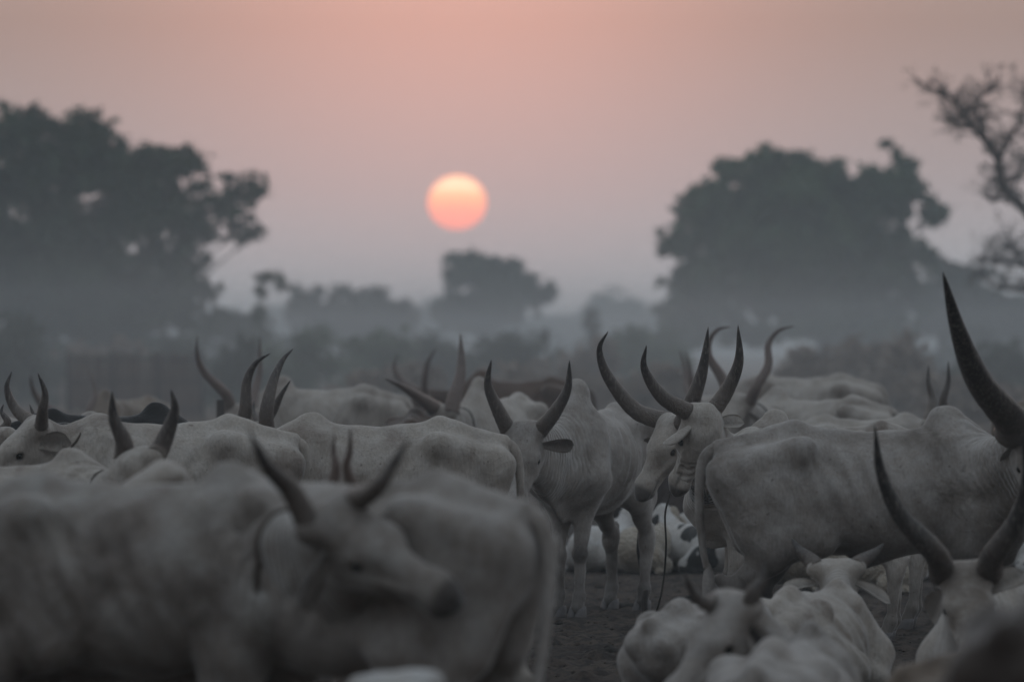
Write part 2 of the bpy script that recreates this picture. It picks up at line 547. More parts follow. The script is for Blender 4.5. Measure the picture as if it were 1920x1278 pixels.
# ------------------------------------------------------------------ ears, tail, hooves
def ear(parent, base, dirv, outv, mat, Ln=0.21, W=0.058, droop=0.03, curl=0.6, dark=.45):
    d = nrmv(dirv); o_ = np.asarray(outv, float); o_ = nrmv(o_ - d * (o_ @ d)); w = np.cross(d, o_)
    nu, nv = 11, 9
    V = []; skin = []
    for side in (1, -1):
        for i in range(nu):
            t = i / (nu - 1)
            wd = W * (0.34 + 1.35 * t ** 0.8) * (1 - t ** 3.2) ** 0.5 * 0.86 + 0.002
            if t < 0.2: wd = W * (0.42 + 0.9 * t)
            for j in range(nv):
                s_ = -1 + 2 * j / (nv - 1)
                cup = curl * wd * (s_ * s_) * (1 - 0.55 * t)
                th = 0.007 * (1 - abs(s_)) ** 0.5 * (1 - t * 0.6)
                pnt = np.asarray(base) + d * (Ln * t) + w * (s_ * wd) + o_ * (cup + side * th) - np.array([0, 0, 1]) * droop * t * t
                V.append(pnt)
                skin.append((dark if side > 0 else 0.0) * max(0, 1 - abs(s_) * 1.1))
    F = []
    for sd in (0, 1):
        b0 = sd * nu * nv
        for i in range(nu - 1):
            for j in range(nv - 1):
                q = (b0 + i * nv + j, b0 + i * nv + j + 1, b0 + (i + 1) * nv + j + 1, b0 + (i + 1) * nv + j)
                F.append(q if sd else q[::-1])
    b1 = nu * nv
    rim = [i * nv for i in range(nu)] + [(nu - 1) * nv + j for j in range(1, nv)] + [i * nv + nv - 1 for i in range(nu - 2, -1, -1)]
    for a, b in zip(rim[:-1], rim[1:]):
        F.append((a, b, b + b1, a + b1))
    me = mesh_np('ear', V, F, True, {'skin': skin, 'fold': np.zeros(len(V)), 'foldpos': np.zeros(len(V))})
    return link('ear', me, mat, parent)


def ball_mesh(c, r, n=10, sq=(1, 1, 1)):
    V = []; F = []
    for i in range(n + 1):
        ph = math.pi * i / n
        for j in range(2 * n):
            th = math.pi * j / n
            V.append((c[0] + r * sq[0] * math.sin(ph) * math.cos(th), c[1] + r * sq[1] * math.sin(ph) * math.sin(th), c[2] + r * sq[2] * math.cos(ph)))
    for i in range(n):
        for j in range(2 * n):
            k = (j + 1) % (2 * n)
            F.append((i * 2 * n + j, (i + 1) * 2 * n + j, (i + 1) * 2 * n + k, i * 2 * n + k))
    return np.array(V), np.array(F)


def hoof(parent, c, fwd, mat, s=1.0):
    """cloven hoof: two wedge shaped claws"""
    f = nrmv([fwd[0], fwd[1], 0]); l = np.array([-f[1], f[0], 0])
    V = []; F = []
    for sd in (-1, 1):
        b = len(V); nseg = 10
        for zz, k, fo in ((0.0, 1.0, 0.012), (0.02, 0.97, 0.008), (0.05, 0.80, -0.006), (0.075, 0.60, -0.016)):
            for j in range(nseg):
                th = 2 * math.pi * j / nseg
                x = math.cos(th); y = math.sin(th)
                x = x * (0.062 if x > 0 else 0.045) * k + fo; y = y * 0.030 * k
                pnt = np.asarray(c) + s * (f * x + l * (y + sd * 0.031 - sd * 0.010 * max(0, x / 0.06))) 
                V.append((pnt[0], pnt[1], c[2] + s * zz))
        for i in range(3):
            for j in range(nseg):
                k2 = (j + 1) % nseg
                F.append((b + i * nseg + j, b + i * nseg + k2, b + (i + 1) * nseg + k2, b + (i + 1) * nseg + j))
        F.append(tuple(b + j for j in range(nseg))[::-1]); F.append(tuple(b + 3 * nseg + j for j in range(nseg)))
    me = bpy.data.meshes.new('hoof'); me.from_pydata([tuple(v) for v in V], [], F)
    me.polygons.foreach_set('use_smooth', [True] * len(me.polygons)); me.update()
    return link('hoof', me, mat, parent)


# ------------------------------------------------------------------ the cow
def cow(name, label, px, d, yaw, ax=0.0, s=1.0, lying=False, poll=None, face=(0, 0, -1), fore=None,
        horns=None, hornr=0.052, hmat='horn', mat='white', h=0.02, hump=1.0, thin=0.6, group=None,
        collar=None, ears=None, eardark=.45, tail='out', tuft='tuft_pale', hs=1.0, legs=None, head=True, extra=None,
        dz=0.0, hfar=None, belly=0.0, cat='cow', sheath=False, hump_w=1.0, legdirt=0.0, sz=None, track=.145):
    """px: photograph column of the local point (ax,0,0); yaw degrees, 0 faces right, 180 left, -90 the camera"""
    yr = R(yaw); cs, sn = math.cos(yr), math.sin(yr)
    wx = (px - 960) / FPX * d
    loc = np.array([wx - cs * ax * s, d - sn * ax * s, dz])

    sz = sz or s

    def W2L(w):
        v = (np.asarray(w, float) - loc) / np.array([s, s, sz])
        return np.array([v[0] * cs + v[1] * sn, -v[0] * sn + v[1] * cs, v[2]])

    def D2L(v):
        v = np.asarray(v, float)
        return np.array([v[0] * cs + v[1] * sn, -v[0] * sn + v[1] * cs, v[2]])

    root = empty(name, loc, yr, s)
    root.scale = (s, s, sz)
    tag(root, label, cat, group)
    f = Field(); Y = np.array([0, 1.0, 0])
    zo = -0.585 if lying else 0.0
    A = lambda x, y, z: np.array([x, y, z + zo])
    # trunk
    f.cone(A(0.34, 0, .93), A(-0.02, 0, .925), .265, .295, Y, .78, .05)
    f.cone(A(-0.02, 0, .925), A(-0.38, 0, .965), .30 + belly, .255 + belly * .6, Y, .86 if not lying else 1.0, .06)
    f.cone(A(-0.38, 0, 1.03), A(-0.60, 0, 1.02), .205, .17, Y, .95, .08)
    f.cone(A(0.18, 0, 1.165), A(-0.40, 0, 1.235), .045, .05, None, 1, .07)        # spine
    f.cone(A(-0.40, 0, 1.25), A(-0.72, 0, 1.165), .05, .045, None, 1, .06)      # sacrum
    for sg in (1, -1):
        f.ball(A(-0.38, sg * .205, 1.165), .050, None, 1, .08)                    # hip bone
        f.cone(A(-0.38, sg * .19, 1.15), A(-0.70, sg * .10, 1.07), .06, .06, None, 1, .08)
        f.ball(A(-0.735, sg * .09, 1.06), .040, None, 1, .06)                     # pin bone
        f.cone(A(0.24, sg * .105, 1.17), A(0.42, sg * .165, .86), .075, .105, None, 1, .07)   # shoulder
    f.cone(A(0.36, 0, .80), A(0.52, 0, .86), .20, .16, Y, .8, .08)                # brisket
    f.cone(A(0.34, 0, 1.13), A(0.27, 0, 1.20 + .095 * hump), .17 * hump_w, .085 * hump_w, Y, .72, .10)  # hump
    f.cone(A(0.30, 0, 1.17), A(0.06, 0, 1.17), .08, .05, Y, .8, .10)
    feet = []
    if not lying:
        lg = legs or (0.0, 0.03, 0.0, -0.04)
        for i, sg in enumerate((1, -1)):
            o = lg[i]
            y = sg * track
            f.cone(A(.41, sg * .16, .84), A(.34, y, .69), .10, .080, None, 1, .06)
            f.cone(A(.345, y, .69), A(.37 + o * .6, y, .41), .078, .045, Y, .85, .05)
            f.ball(A(.375 + o * .6, y, .39), .050, None, 1, .03)
            f.cone(A(.37 + o * .6, y, .38), A(.365 + o, y, .15), .038, .031, None, 1, .03)
            f.ball(A(.37 + o, y, .135), .040, None, 1, .03)
            f.cone(A(.37 + o, y, .13), A(.40 + o, y, .065), .034, .040, None, 1, .02)
            feet.append(A(.40 + o, y, 0.0))
        for i, sg in enumerate((1, -1)):
            o = lg[2 + i]
            y = sg * .14
            f.cone(A(-.42, sg * .12, 1.00), A(-.33, sg * .15, .74), .155, .12, Y, .7, .06)
            f.cone(A(-.66, sg * .09, 1.00), A(-.58, sg * .12, .72), .105, .085, Y, .85, .07)
            f.cone(A(-.50, sg * .12, .92), A(-.52, sg * .13, .70), .13, .09, Y, .7, .06)
            f.cone(A(-.40, sg * .14, .74), A(-.60 + o * .6, y, .49), .105, .050, Y, .8, .05)
            f.cone(A(-.67 + o * .6, y, .53), A(-.60 + o * .6, y, .42), .030, .042, None, 1, .05)
            f.cone(A(-.61 + o * .6, y, .46), A(-.585 + o, y, .16), .044, .032, None, 1, .04)
            f.ball(A(-.58 + o, y, .14), .041, None, 1, .03)
            f.cone(A(-.58 + o, y, .135), A(-.545 + o, y, .065), .035, .041, None, 1, .02)
            feet.append(A(-.545 + o, y, 0.0))
        f.cone(A(-.22, .0, .70), A(-.40, 0, .76), .05, .06, Y, 1.4, .08)          # flank fold / udder
        if sheath:
            f.cone(A(-.02, 0, .66), A(-.16, 0, .56), .05, .035, Y, .6, .06)
    else:
        for sg in (1, -1):
            f.cone((.40, sg * .18, .30), (.30, sg * .22, .16), .11, .08, None, 1, .06)
            f.cone((.30, sg * .22, .15), (.58, sg * .20, .09), .075, .05, None, 1, .05)
            f.cone((.58, sg * .20, .085), (.34, sg * .16, .05), .045, .035, None, 1, .03)
            f.cone((-.45, sg * .16, .36), (-.22, sg * .30, .24), .18, .12, None, 1, .07)
            f.cone((-.22, sg * .31, .22), (-.60, sg * .30, .09), .10, .055, None, 1, .05)
            f.cone((-.60, sg * .30, .08), (-.24, sg * .36, .05), .045, .035, None, 1, .03)
            feet.append(np.array([.30, sg * .15, .0])); feet.append(np.array([-.18, sg * .37, 0.0]))
    if extra:
        extra(f, A)
    # head and neck
    hd = None
    if head:
        if poll is None:
            pl = A(.90, 0, 1.27)
        elif len(poll) == 3 and poll[2] > 5:
            pl = W2L(U(*poll))
        else:
            pl = A(*poll)
        fd = nrmv(D2L(face))
        fo = fore if fore is not None else (cs, sn, 0.3)
        fo = D2L(fo); fo = nrmv(fo - fd * (fo @ fd))
        lat = np.cross(fo, fd)      # animal's left/right axis
        H = lambda t, u, l: pl + hs * (fd * t + fo * u + lat * l)
        # neck : crest, core, throat, dewlap
        nb = A(.38, 0, 1.10); nc = A(.46, 0, .98); nt_ = A(.54, 0, .84)
        ca = H(-.02, -.10, 0); cb = H(.06, -.15, 0); cc_ = H(.13, -.17, 0)
        ml = lambda a, b, t: a * (1 - t) + b * t
        for a, b, r0, r1 in ((nb, ca, .115, .075), (nc, cb, .16, .085), (nt_, cc_, .12, .065)):
            mid = ml(a, b, .5) + np.array([0, 0, -.045])
            f.cone(a, mid, r0, (r0 + r1) * .5, Y, .75, .07)
            f.cone(mid, b, (r0 + r1) * .5, r1, Y, .9, .06)
        dl = ml(nt_, cc_, .5) + np.array([0, 0, -.09])
        f.cone(A(.50, 0, .66), dl, .085, .055, Y, .33, .06)
        f.cone(dl, H(.16, -.20, 0), .055, .03, Y, .33, .05)
        k = hs
        f.cone(H(.02, -.065, 0), H(.17, -.075, 0), .100 * k, .095 * k, lat, 1.0, .04)
        f.cone(H(.00, -.03, .055), H(.19, -.02, .05), .045 * k, .042 * k, None, 1, .05)
        f.cone(H(.00, -.03, -.055), H(.19, -.02, -.05), .045 * k, .042 * k, None, 1, .05)
        f.cone(H(.16, -.06, 0), H(.42, -.055, 0), .080 * k, .052 * k, lat, .92, .05)
        for sg in (1, -1):
            f.cone(H(.10, -.13, sg * .045), H(.24, -.125, sg * .035), .062 * k, .045 * k, None, 1, .04)   # cheek
            f.ball(H(.165, -.040, sg * .088), .030 * k, None, 1, .035)                                     # brow
            f.cone(H(-.005, -.035, sg * .07), H(-.015, -.03, sg * .115), .050 * k, .045 * k, None, 1, .05)  # horn core
        f.cone(H(.24, -.125, 0), H(.42, -.105, 0), .045 * k, .036 * k, lat, .9, .04)
        f.cone(H(.425, -.052, 0), H(.475, -.070, 0), .060 * k, .056 * k, lat, 1.15, .03)
        f.ball(H(.445, -.112, 0), .038 * k, lat, 1.1, .03)
        for sg in (1, -1):
            f.ball(H(.180, -.062, sg * .104), .020 * k, None, 1, .012, True)
            if h < .019:
                f.ball(H(.518, -.045, sg * .042), .021 * k, None, 1, .010, True)
                f.cone(H(.22, -.095, sg * .082), H(.36, -.075, sg * .060), .012, .010, None, 1, .02)
                f.cone(H(.40, -.092, sg * .062), H(.50, -.100, sg * .050), .005, .005, None, 1, .012, True)
        hd = (H, fd, fo, lat)
    V, F_, VN = f.mesh(h)
    # ribs, muscle relief
    zc = V[:, 2] - zo
    side = sstep(np.abs(VN[:, 1]), .35, .8)
    win = sstep(V[:, 0], -.42, -.30) * (1 - sstep(V[:, 0], .05, .20)) * sstep(zc, .74, .86) * (1 - sstep(zc, 1.10, 1.20))
    ph = (V[:, 0] + .42 * (zc - 1.0)) * 2 * math.pi / .088
    V = V + VN * (thin * .0075 * np.sin(ph) * side * win)[:, None]
    # hollow before the hip bone
    hol = np.exp(-((V[:, 0] + .27) ** 2 / .006 + (zc - 1.10) ** 2 / .006)) * sstep(np.abs(V[:, 1]), .08, .14)
    V = V - VN * (thin * .034 * hol)[:, None]
    lump = 1.4 * (np.sin(V[:, 0] * 23 + 3 * s) * np.sin(zc * 19 + 5 * V[:, 1]) + .6 * np.sin(V[:, 0] * 41 + zc * 37)) * .0022
    V = V + VN * lump[:, None]
    skin = np.zeros(len(V)); fold = np.zeros(len(V)); fpos = np.zeros(len(V))
    if not lying:
        kn = np.exp(-((zc - .40) / .06) ** 2) * (V[:, 0] > .2) * .6 * (np.abs(V[:, 1]) > .05) * (V[:, 0] < .55)
        skin = np.maximum(skin, kn)
        skin = np.maximum(skin, .55 * (1 - sstep(zc, .08, .42)))
    if legdirt:
        skin = np.maximum(skin, legdirt * (1 - sstep(zc + .05 * np.sin(V[:, 0] * 17), .42, .86)))
    if hd:
        H, fd, fo, lat = hd
        q = (V - pl) / hs
        tt = q @ fd; uu = q @ fo; ll = np.abs(q @ lat)
        near = (np.linalg.norm(q, axis=1) < .62)
        skin = np.maximum(skin, near * sstep(tt, .435, .475) * (uu > -.16) * .8)
        ed = np.sqrt((tt - .18) ** 2 + (uu + .062) ** 2 + (ll - .095) ** 2)
        skin = np.maximum(skin, near * .8 * (1 - sstep(ed, .014, .030)))
        md = np.sqrt((uu + .096) ** 2) ; skin = np.maximum(skin, near * .55 * (tt > .36) * (tt < .52) * (1 - sstep(md, .004, .014)) * (ll > .03))
        nd = (A(.44, 0, 1.02)); ne = H(.05, -.12, 0)
        axn = nrmv(ne - nd); ln = np.linalg.norm(ne - nd)
        tp = (V - nd) @ axn
        fold = sstep(tp, -.02, .10) * (1 - sstep(tp, ln - .12, ln - .02)) * (np.linalg.norm(V - (nd + axn * np.clip(tp, 0, ln)[:, None]), axis=1) < .30)
        fpos = tp
    me = mesh_np('body', V, F_, True, {'skin': skin, 'fold': fold, 'foldpos': fpos})
    body = link('body', me, M[mat], root)
    # hooves
    for fp in feet:
        if fp[2] < .01:
            hoof(root, fp, (1, 0), M['hoof'], 1.0)
    # tail
    if tail:
        z0 = zo
        if lying:
            P = [(-.72, 0, .60), (-.80, .03, .48), (-.80, .10, .28), (-.72, .22, .10), (-.55, .34, .06)]
        else:
            sw = .03 if tail == 'out' else -.05
            P = [(-.71, 0, 1.175), (-.785, 0, 1.12), (-.812, sw * .3, .95), (-.80, sw, .72), (-.775, sw * 1.5, .56)]
        C = catmull([np.array(q) for q in P], 5)
        rad = np.interp(np.linspace(0, 1, len(C)), [0, .15, .5, 1], [.042, .034, .022, .014])
        tl = tube('tail', C, rad, M[mat], root, 10)
        if not lying:
            e = C[-1]
            P2 = [e + np.array([0, 0, .04]), e + np.array([.01, 0, -.05]), e + np.array([.02, 0, -.16]), e + np.array([.03, .01, -.27]), e + np.array([.03, .01, -.34])]
            C2 = catmull(P2, 4)
            r2 = np.interp(np.linspace(0, 1, len(C2)), [0, .25, .55, .85, 1], [.012, .032, .042, .028, .004])
            tf = tube('tail_tuft', C2, r2, M[tuft], tl, 12)
    if hd:
        H, fd, fo, lat = hd
        for sg in (1, -1):
            Vb, Fb = ball_mesh(H(.180, -.060, sg * .093), .0195 * hs, 8)
            link('eye', mesh_np('eye', Vb, Fb), M['eye'], root)
        # ears: (direction, open side) in world space for sg = +1 / -1 , otherwise the default
        for i, sg in enumerate((1, -1)):
            bp = H(.055, -.085, sg * .100)
            if ears and ears[i] is not None:
                dv, ov = D2L(ears[i][0]), D2L(ears[i][1])
            else:
                dv = lat * sg * .92 - fo * .22 + fd * .22; ov = fo * .25 + fd * .95
            ear(root, bp, dv, ov, M[mat], Ln=.20 * hs, dark=eardark)
        if horns:
            for i, hp in enumerate(horns):
                if hp is None: continue
                side_l = hp.get('side', 1 if i == 0 else -1)
                b0 = H(-.012, -.030, side_l * .100)
                dp = hp['d']
                nP = len(hp['p'])
                pts = [b0]
                for j, (qx, qy) in enumerate(hp['p']):
                    dd = np.interp((j + 1) / nP, [0, 1], [dp[0], dp[1]])
                    pts.append(W2L(U(qx, qy, dd)))
                C = catmull(pts, 9)
                seg = np.linalg.norm(np.diff(C, axis=0), axis=1); al = np.concatenate([[0], np.cumsum(seg)]); al /= al[-1]
                rb = hp.get('r', hornr) / s
                rad = rb * np.interp(al, [0, .04, .3, .6, .85, .97, 1], [1.08, 1.0, .84, .58, .28, .10, .02])
                rad = rad * (1 + .02 * np.sin(al * 70) * (al < .4))
                ho = tube('horn', C, rad, M[hp.get('m', hmat)], root, 16, along=True)
        if collar:
            t0, cm, rr = collar
            a = A(.44, 0, 1.02); b = H(.05, -.12, 0)
            c0 = a * (1 - t0) + b * t0; axn = nrmv(b - a)
            # ring fitted to the neck surface
            q = V - c0; tp = q @ axn
            m = (np.abs(tp) < .022) & (np.linalg.norm(q, axis=1) < .24)
            e1 = nrmv(np.cross(axn, [0, 1, 0]) if abs(axn[1]) < .8 else np.cross(axn, [1, 0, 0])); e2 = np.cross(axn, e1)
            if m.sum() > 20:
                aa = np.arctan2(q[m] @ e2, q[m] @ e1); rd = np.linalg.norm(q[m] - tp[m][:, None] * axn, axis=1)
                P = []
                for th in np.linspace(-math.pi, math.pi, 29):
                    w = np.exp(-((np.angle(np.exp(1j * (aa - th)))) / .15) ** 2)
                    r_ = (w * rd).sum() / (w.sum() + 1e-9)
                    P.append(c0 + (e1 * math.cos(th) + e2 * math.sin(th)) * (r_ + .004))
                tube('collar_rope', P, [rr] * len(P), M[cm], root, 8)
    return root, W2L, hd


def hp(pts, d0, d1=None, **kw):
    r = {'p': pts, 'd': (d0, d1 if d1 is not None else d0)}; r.update(kw); return r


# ==== POPULATION
# ------------------------------------------------------------------ ground
def ground():
    def patch(x0, x1, y0, y1, nx, ny, amp):
        xs = np.linspace(x0, x1, nx); ys = np.linspace(y0, y1, ny)
        X, Y_ = np.meshgrid(xs, ys, indexing='ij')
        Z = np.zeros_like(X)
        r = np.random.default_rng(3)
        for k in range(60):
            w = r.uniform(3, 48); th = r.uniform(0, math.pi)
            Z += np.sin(X * w * math.cos(th) + Y_ * w * math.sin(th) + r.uniform(0, 6)) * amp / w ** .6
        Z = np.maximum(Z, -0.03)
        e = np.minimum.reduce([X - x0, x1 - X, Y_ - y0, y1 - Y_])
        Z = Z * sstep(e, 0, .5) - .02 * (1 - sstep(e, 0, .1))
        V = np.stack([X, Y_, Z], -1).reshape(-1, 3)
        i = np.arange(nx - 1)[:, None] * ny + np.arange(ny - 1)[None]
        F = np.stack([i, i + ny, i + ny + 1, i + 1], -1).reshape(-1, 4)
        return V, F
    V, F = patch(-3.2, 5.0, 22, 62, 330, 760, .016)
    o = link('trampled_earth', mesh_np('trampled_earth', V, F), M['ground']); tag(o, kind='structure')
    me = bpy.data.meshes.new('ground')
    me.from_pydata([(-700, -60, -.02), (700, -60, -.02), (700, 3300, -.02), (-700, 3300, -.02)], [], [(0, 1, 2, 3)])
    tag(link('ground', me, M['ground']), kind='structure')


ground()

# ------------------------------------------------------------------ cattle in the middle rows
W = 'white'
fr = cow('long_horned_cow', 'white cow facing us with tall hump, upright dark horns and a rope across its brow', 1080, 37.2, -112, ax=.28,
    s=1.07, h=.012, hump=1.6, hump_w=1.25, track=.075, thin=.8, poll=(980, 806, 36.35), face=(-.12, -.42, -.9), fore=(-.32, -.85, .40), hornr=.054,
    horns=[hp([(1040, 773), (1064, 728), (1068, 675)], 36.3, 36.1), hp([(936, 772), (915, 722), (921, 674)], 36.4, 36.2)],
    ears=[((.95, .25, .12), (-.2, -.6, -.5)), ((-.9, .3, -.1), (0, -.6, -.6))], mat='grey', hs=1.0, tuft='tuft_black', legs=(.05, .0, .05, -.12))
Hf = fr[2][0]
pr_ = [Hf(.10, -.10, -.118), Hf(.115, -.03, -.095), Hf(.105, .020, -.05), Hf(.085, .026, 0), Hf(.05, .022, .05), Hf(.03, .010, .085), Hf(.03, -.05, .118)]
tube('brow_rope', catmull(pr_, 5), [.0075] * 31, M['rope'], fr[0], 7)
cow('long_horned_cow', 'pale cow in left profile lowering its nose, one long horn sweeping far left', 1450, 35.6, 180, ax=.28,
    s=1.0, h=.0115, poll=(1256, 790, 35.1), face=(-.46, -.26, -.85), fore=(-.78, -.55, .3), hornr=.058,
    horns=[hp([(1298, 752), (1318, 690), (1328, 613)], 34.9, 34.7, r=.062), hp([(1190, 768), (1140, 706), (1124, 655), (1140, 621)], 35.3, 35.0)],
    ears=[((.55, -.6, .1), (0, -.4, -.8)), ((-.5, .8, -.1), (0, -.6, -.6))], thin=.5)
cow('long_horned_cow', 'white cow turning its head away, lyre horns, knotted dark rope round its neck', 1405, 33.9, 180, ax=.28,
    s=.97, h=.012, hump=.5, poll=(1305, 772, 33.4), face=(-.30, .28, -.90), fore=(-.62, .72, .30), hornr=.052,
    horns=[hp([(1240, 742), (1208, 690), (1212, 647)], 33.3, 33.1), hp([(1362, 733), (1385, 678), (1384, 609)], 33.5, 33.3)],
    ears=[((-.80, -.45, -.42), (.2, .3, -.9)), ((.9, -.3, .25), (0, -.6, .6))], collar=(.42, 'rope', .009), thin=.5, tail=None)
cow('long_horned_cow', 'big bony white cow standing broadside at right with thick dark horn beside the frame edge', 1338, 29.6, 2, ax=-.75,
    s=1.19, sz=1.06, belly=-.035, legdirt=.62, h=.012, thin=1.0, hump=1.0, poll=(1948, 806, 29.0), face=(.10, -.50, -.85), fore=(.15, -.8, .5), hornr=.098, hmat='horn_dark',
    horns=[hp([(2000, 740), (2040, 640), (2050, 540)], 29.0, 28), hp([(1893, 785), (1836, 715), (1797, 620), (1768, 510)], 29.0, 27.6)],
    ears=[None, ((.1, .9, -.4), (-.3, -.9, 0))], tuft='tuft_pale', legs=(.10, -.14, .12, -.10), sheath=True, mat='grey')
cow('long_horned_cow', 'dusty white cow facing left with dark cupped ear, thin collar and two upright horns', 180, 31.0, 180, ax=.28,
    s=1.07, h=.012, hump=.25, poll=(62, 795, 30.9), face=(-.72, -.10, -.66), fore=(-.55, -.25, .75), hs=.9, hornr=.040,
    horns=[hp([(80, 768), (84, 735), (71, 699)], 30.7, 30.6), hp([(30, 768), (13, 728), (22, 696)], 31.1, 31.1)],
    ears=[((.93, -.25, .22), (-.1, -1, -.1)), None], collar=(.62, 'rope_brown', .006), thin=.3)
cow('long_horned_cow', 'clean backed white cow facing left in mid row, head hidden behind its neighbour', 580, 31.2, 180, ax=.28,
    s=1.06, h=.012, thin=.25, hump=.45, poll=(470, 850, 31.6), face=(-.7, .3, -.6), fore=(-.5, .1, .8), tuft='tuft_pale')
cow('long_horned_cow', 'cow with wrinkled neck looking away right, two spread horns, in the left front row', 138, 27.2, 0, ax=.28,
    s=.95, h=.012, thin=.3, hump=.7, poll=(268, 856, 26.9), face=(.45, .45, -.75), fore=(.45, .70, .5), hornr=.050,
    horns=[hp([(232, 828), (213, 782), (210, 732)], 26.9, 26.8), hp([(303, 835), (327, 772), (321, 730)], 26.9, 26.8)],
    collar=(.45, 'rope_brown', .006), mat='white')
cow('long_horned_cow', 'cow behind the mid row showing only two back-swept striped horns above a white back', 484, 36.6, 75, ax=.28,
    s=.95, h=.018, hump=.2, poll=(478, 800, 36.4), face=(.3, .75, -.5), fore=(.2, .5, .8), hornr=.052,
    horns=[hp([(460, 770), (463, 715), (480, 680), (507, 662)], 36.3, 36.2), hp([(500, 768), (512, 715), (530, 675), (550, 653)], 36.2, 36.4)], tail=None)
cow('long_horned_cow', 'cow mostly hidden in mid row, one straight dark horn slanting right', 600, 38.6, 180, ax=.28,
    s=.92, h=.02, hump=.2, poll=(492, 812, 38.3), face=(-.5, .4, -.7), fore=(-.3, .5, .7), hornr=.042,
    horns=[hp([(509, 775), (526, 742), (545, 712)], 38.2, 38.0), hp([(478, 780), (476, 750)], 38.4, 38.5)], tail=None)
cow('black_cow', 'black cow standing behind the collared white cow at left', 297, 33.9, 24, ax=.28, s=.99, sz=1.075, hump=.6, h=.016, mat='black', thin=.1,
    poll=(372, 850, 34.4), face=(.5, .3, -.8), fore=(.6, .3, .5), tail=None)
cow('long_horned_cow', 'white cow behind the black one, its hump and rump showing at left', 166, 37.2, 152, ax=.28, s=1.0, h=.016, hump=.7, poll=(88, 818, 37.6),
    face=(-.6, .3, -.7), fore=(-.5, .2, .8), hornr=.03, horns=[hp([(66, 792), (62, 775), (55, 757)], 37.5, 37.5), hp([(100, 790), (108, 780)], 37.7, 37.7)], tail=None)
cow('long_horned_cow', 'cow at the left frame edge with one thin curved horn above the black back', -60, 33.2, 0, ax=.28, s=.98, h=.02, poll=(16, 815, 33.0),
    face=(.5, .2, -.8), fore=(.6, .3, .6), hornr=.036, horns=[hp([(14, 792), (3, 772), (7, 757)], 33, 33), None], hump=.2)
cow('long_horned_cow', 'distant pale rump at the left frame edge behind the curved horn', 52, 43, 180, ax=-.75, s=1.0, h=.022, poll=(-200, 790, 43),
    face=(-.7, 0, -.7), hump=.8)

# ------------------------------------------------------------------ far rows
cow('long_horned_cow', 'hazy cow facing us with huge brown lyre horns, far left before the reed fence', 196, 58, -128, ax=.28, s=.98, h=.022, mat='tan',
    poll=(146, 788, 57.4), face=(-.2, -.6, -.75), fore=(-.2, -.8, .4), hmat='horn_light', hornr=.06,
    horns=[hp([(166, 770), (178, 742), (175, 715), (165, 695)], 57.3, 57.6, r=.045), hp([(112, 778), (80, 758), (62, 730), (57, 701)], 57.5, 57.0)])
cow('long_horned_cow', 'far white cow standing in left profile, tall thin horns, before the tree line', 528, 52, 180, ax=.28, s=1.1, h=.02, thin=.6,
    poll=(450, 768, 51.6), face=(-.30, -.55, -.75), fore=(-.3, -.8, .45), hmat='horn_light', hornr=.056,
    horns=[hp([(478, 735), (487, 690), (487, 630)], 51.6, 51.9, r=.045), hp([(423, 738), (385, 700), (370, 665), (370, 629)], 51.6, 51.4)])
cow('long_horned_cow', 'far bony cow with one horn pointing left at us and the other straight up', 897, 48, -118, ax=.28, s=1.06, h=.018, thin=1.0, hump=1.6,
    poll=(826, 768, 47.2), face=(-.55, -.30, -.75), fore=(-.55, -.55, .55), hmat='horn_light', hornr=.066, mat='white',
    horns=[hp([(852, 742), (863, 705), (865, 665), (863, 625)], 47.1, 47.4), hp([(785, 744), (755, 725), (721, 709)], 47.0, 46.2)], collar=(.4, 'rope', .008))
cow('brown_cow', 'small brown cow standing rump towards us between the far white cows', 768, 46.5, 82, ax=-.75, s=.98, h=.022, mat='brown', hump=.3, poll=(1.0, 0, 1.05), face=(.1, .6, -.7), fore=(0, .8, .5), tail='in')
cow('brown_cow', 'brown cow in left profile behind the upright-horned far cow', 1103, 61, 180, ax=-.75, s=1.12, h=.022, mat='brown', poll=(785, 738, 61), face=(-.4, .1, -.9), fore=(-.8, -.4, .3),
    hornr=.045, hmat='horn_light', horns=[hp([(796, 712), (802, 680), (820, 650)], 60.8, 60.6), hp([(756, 715), (739, 690), (747, 662)], 61.2, 61.2)])
cow('long_horned_cow', 'far white cow looking left, its horns hooked at the tips, dark collar on its neck', 1455, 49.5, 158, ax=.28, s=1.04, h=.018, thin=1.0,
    poll=(1384, 748, 48.6), face=(-.45, -.42, -.78), fore=(-.5, -.75, .4), hmat='horn_light', hornr=.052,
    horns=[hp([(1418, 726), (1440, 685), (1441, 645), (1460, 620), (1490, 611)], 48.4, 48.6), hp([(1352, 705), (1330, 670), (1330, 640), (1346, 618), (1371, 612)], 48.7, 48.6)], collar=(.5, 'rope', .01))
cow('long_horned_cow', 'farthest pale cow at right, long level back above the hook-horned cow', 1650, 58, 180, ax=-.75, s=1.16, h=.02, hump=.1, mat='white', poll=(1298, 752, 58),
    face=(-.5, .1, -.8), fore=(-.7, -.3, .5), hmat='horn_light', hornr=.045, horns=[hp([(1298, 722), (1293, 690), (1284, 655)], 57.8, 57.7), hp([(1288, 722), (1284, 690), (1274, 653)], 58.2, 58.4)])
cow('long_horned_cow', 'cow hidden behind the bony broadside cow with two slim horn tips above its back', 1700, 45, 0, ax=.28, s=.95, h=.022, hump=.4, poll=(1760, 785, 44.8),
    face=(.5, -.5, -.7), fore=(.3, -.8, .5), hornr=.045, horns=[hp([(1768, 752), (1778, 715), (1778, 676)], 44.7, 44.6), hp([(1748, 750), (1741, 718), (1741, 684)], 44.9, 44.9)])
cow('long_horned_cow', 'far cow cut by the right frame edge behind the great dark horn', 1876, 50, 0, ax=-.75, s=1.04, h=.024, mat='tan')

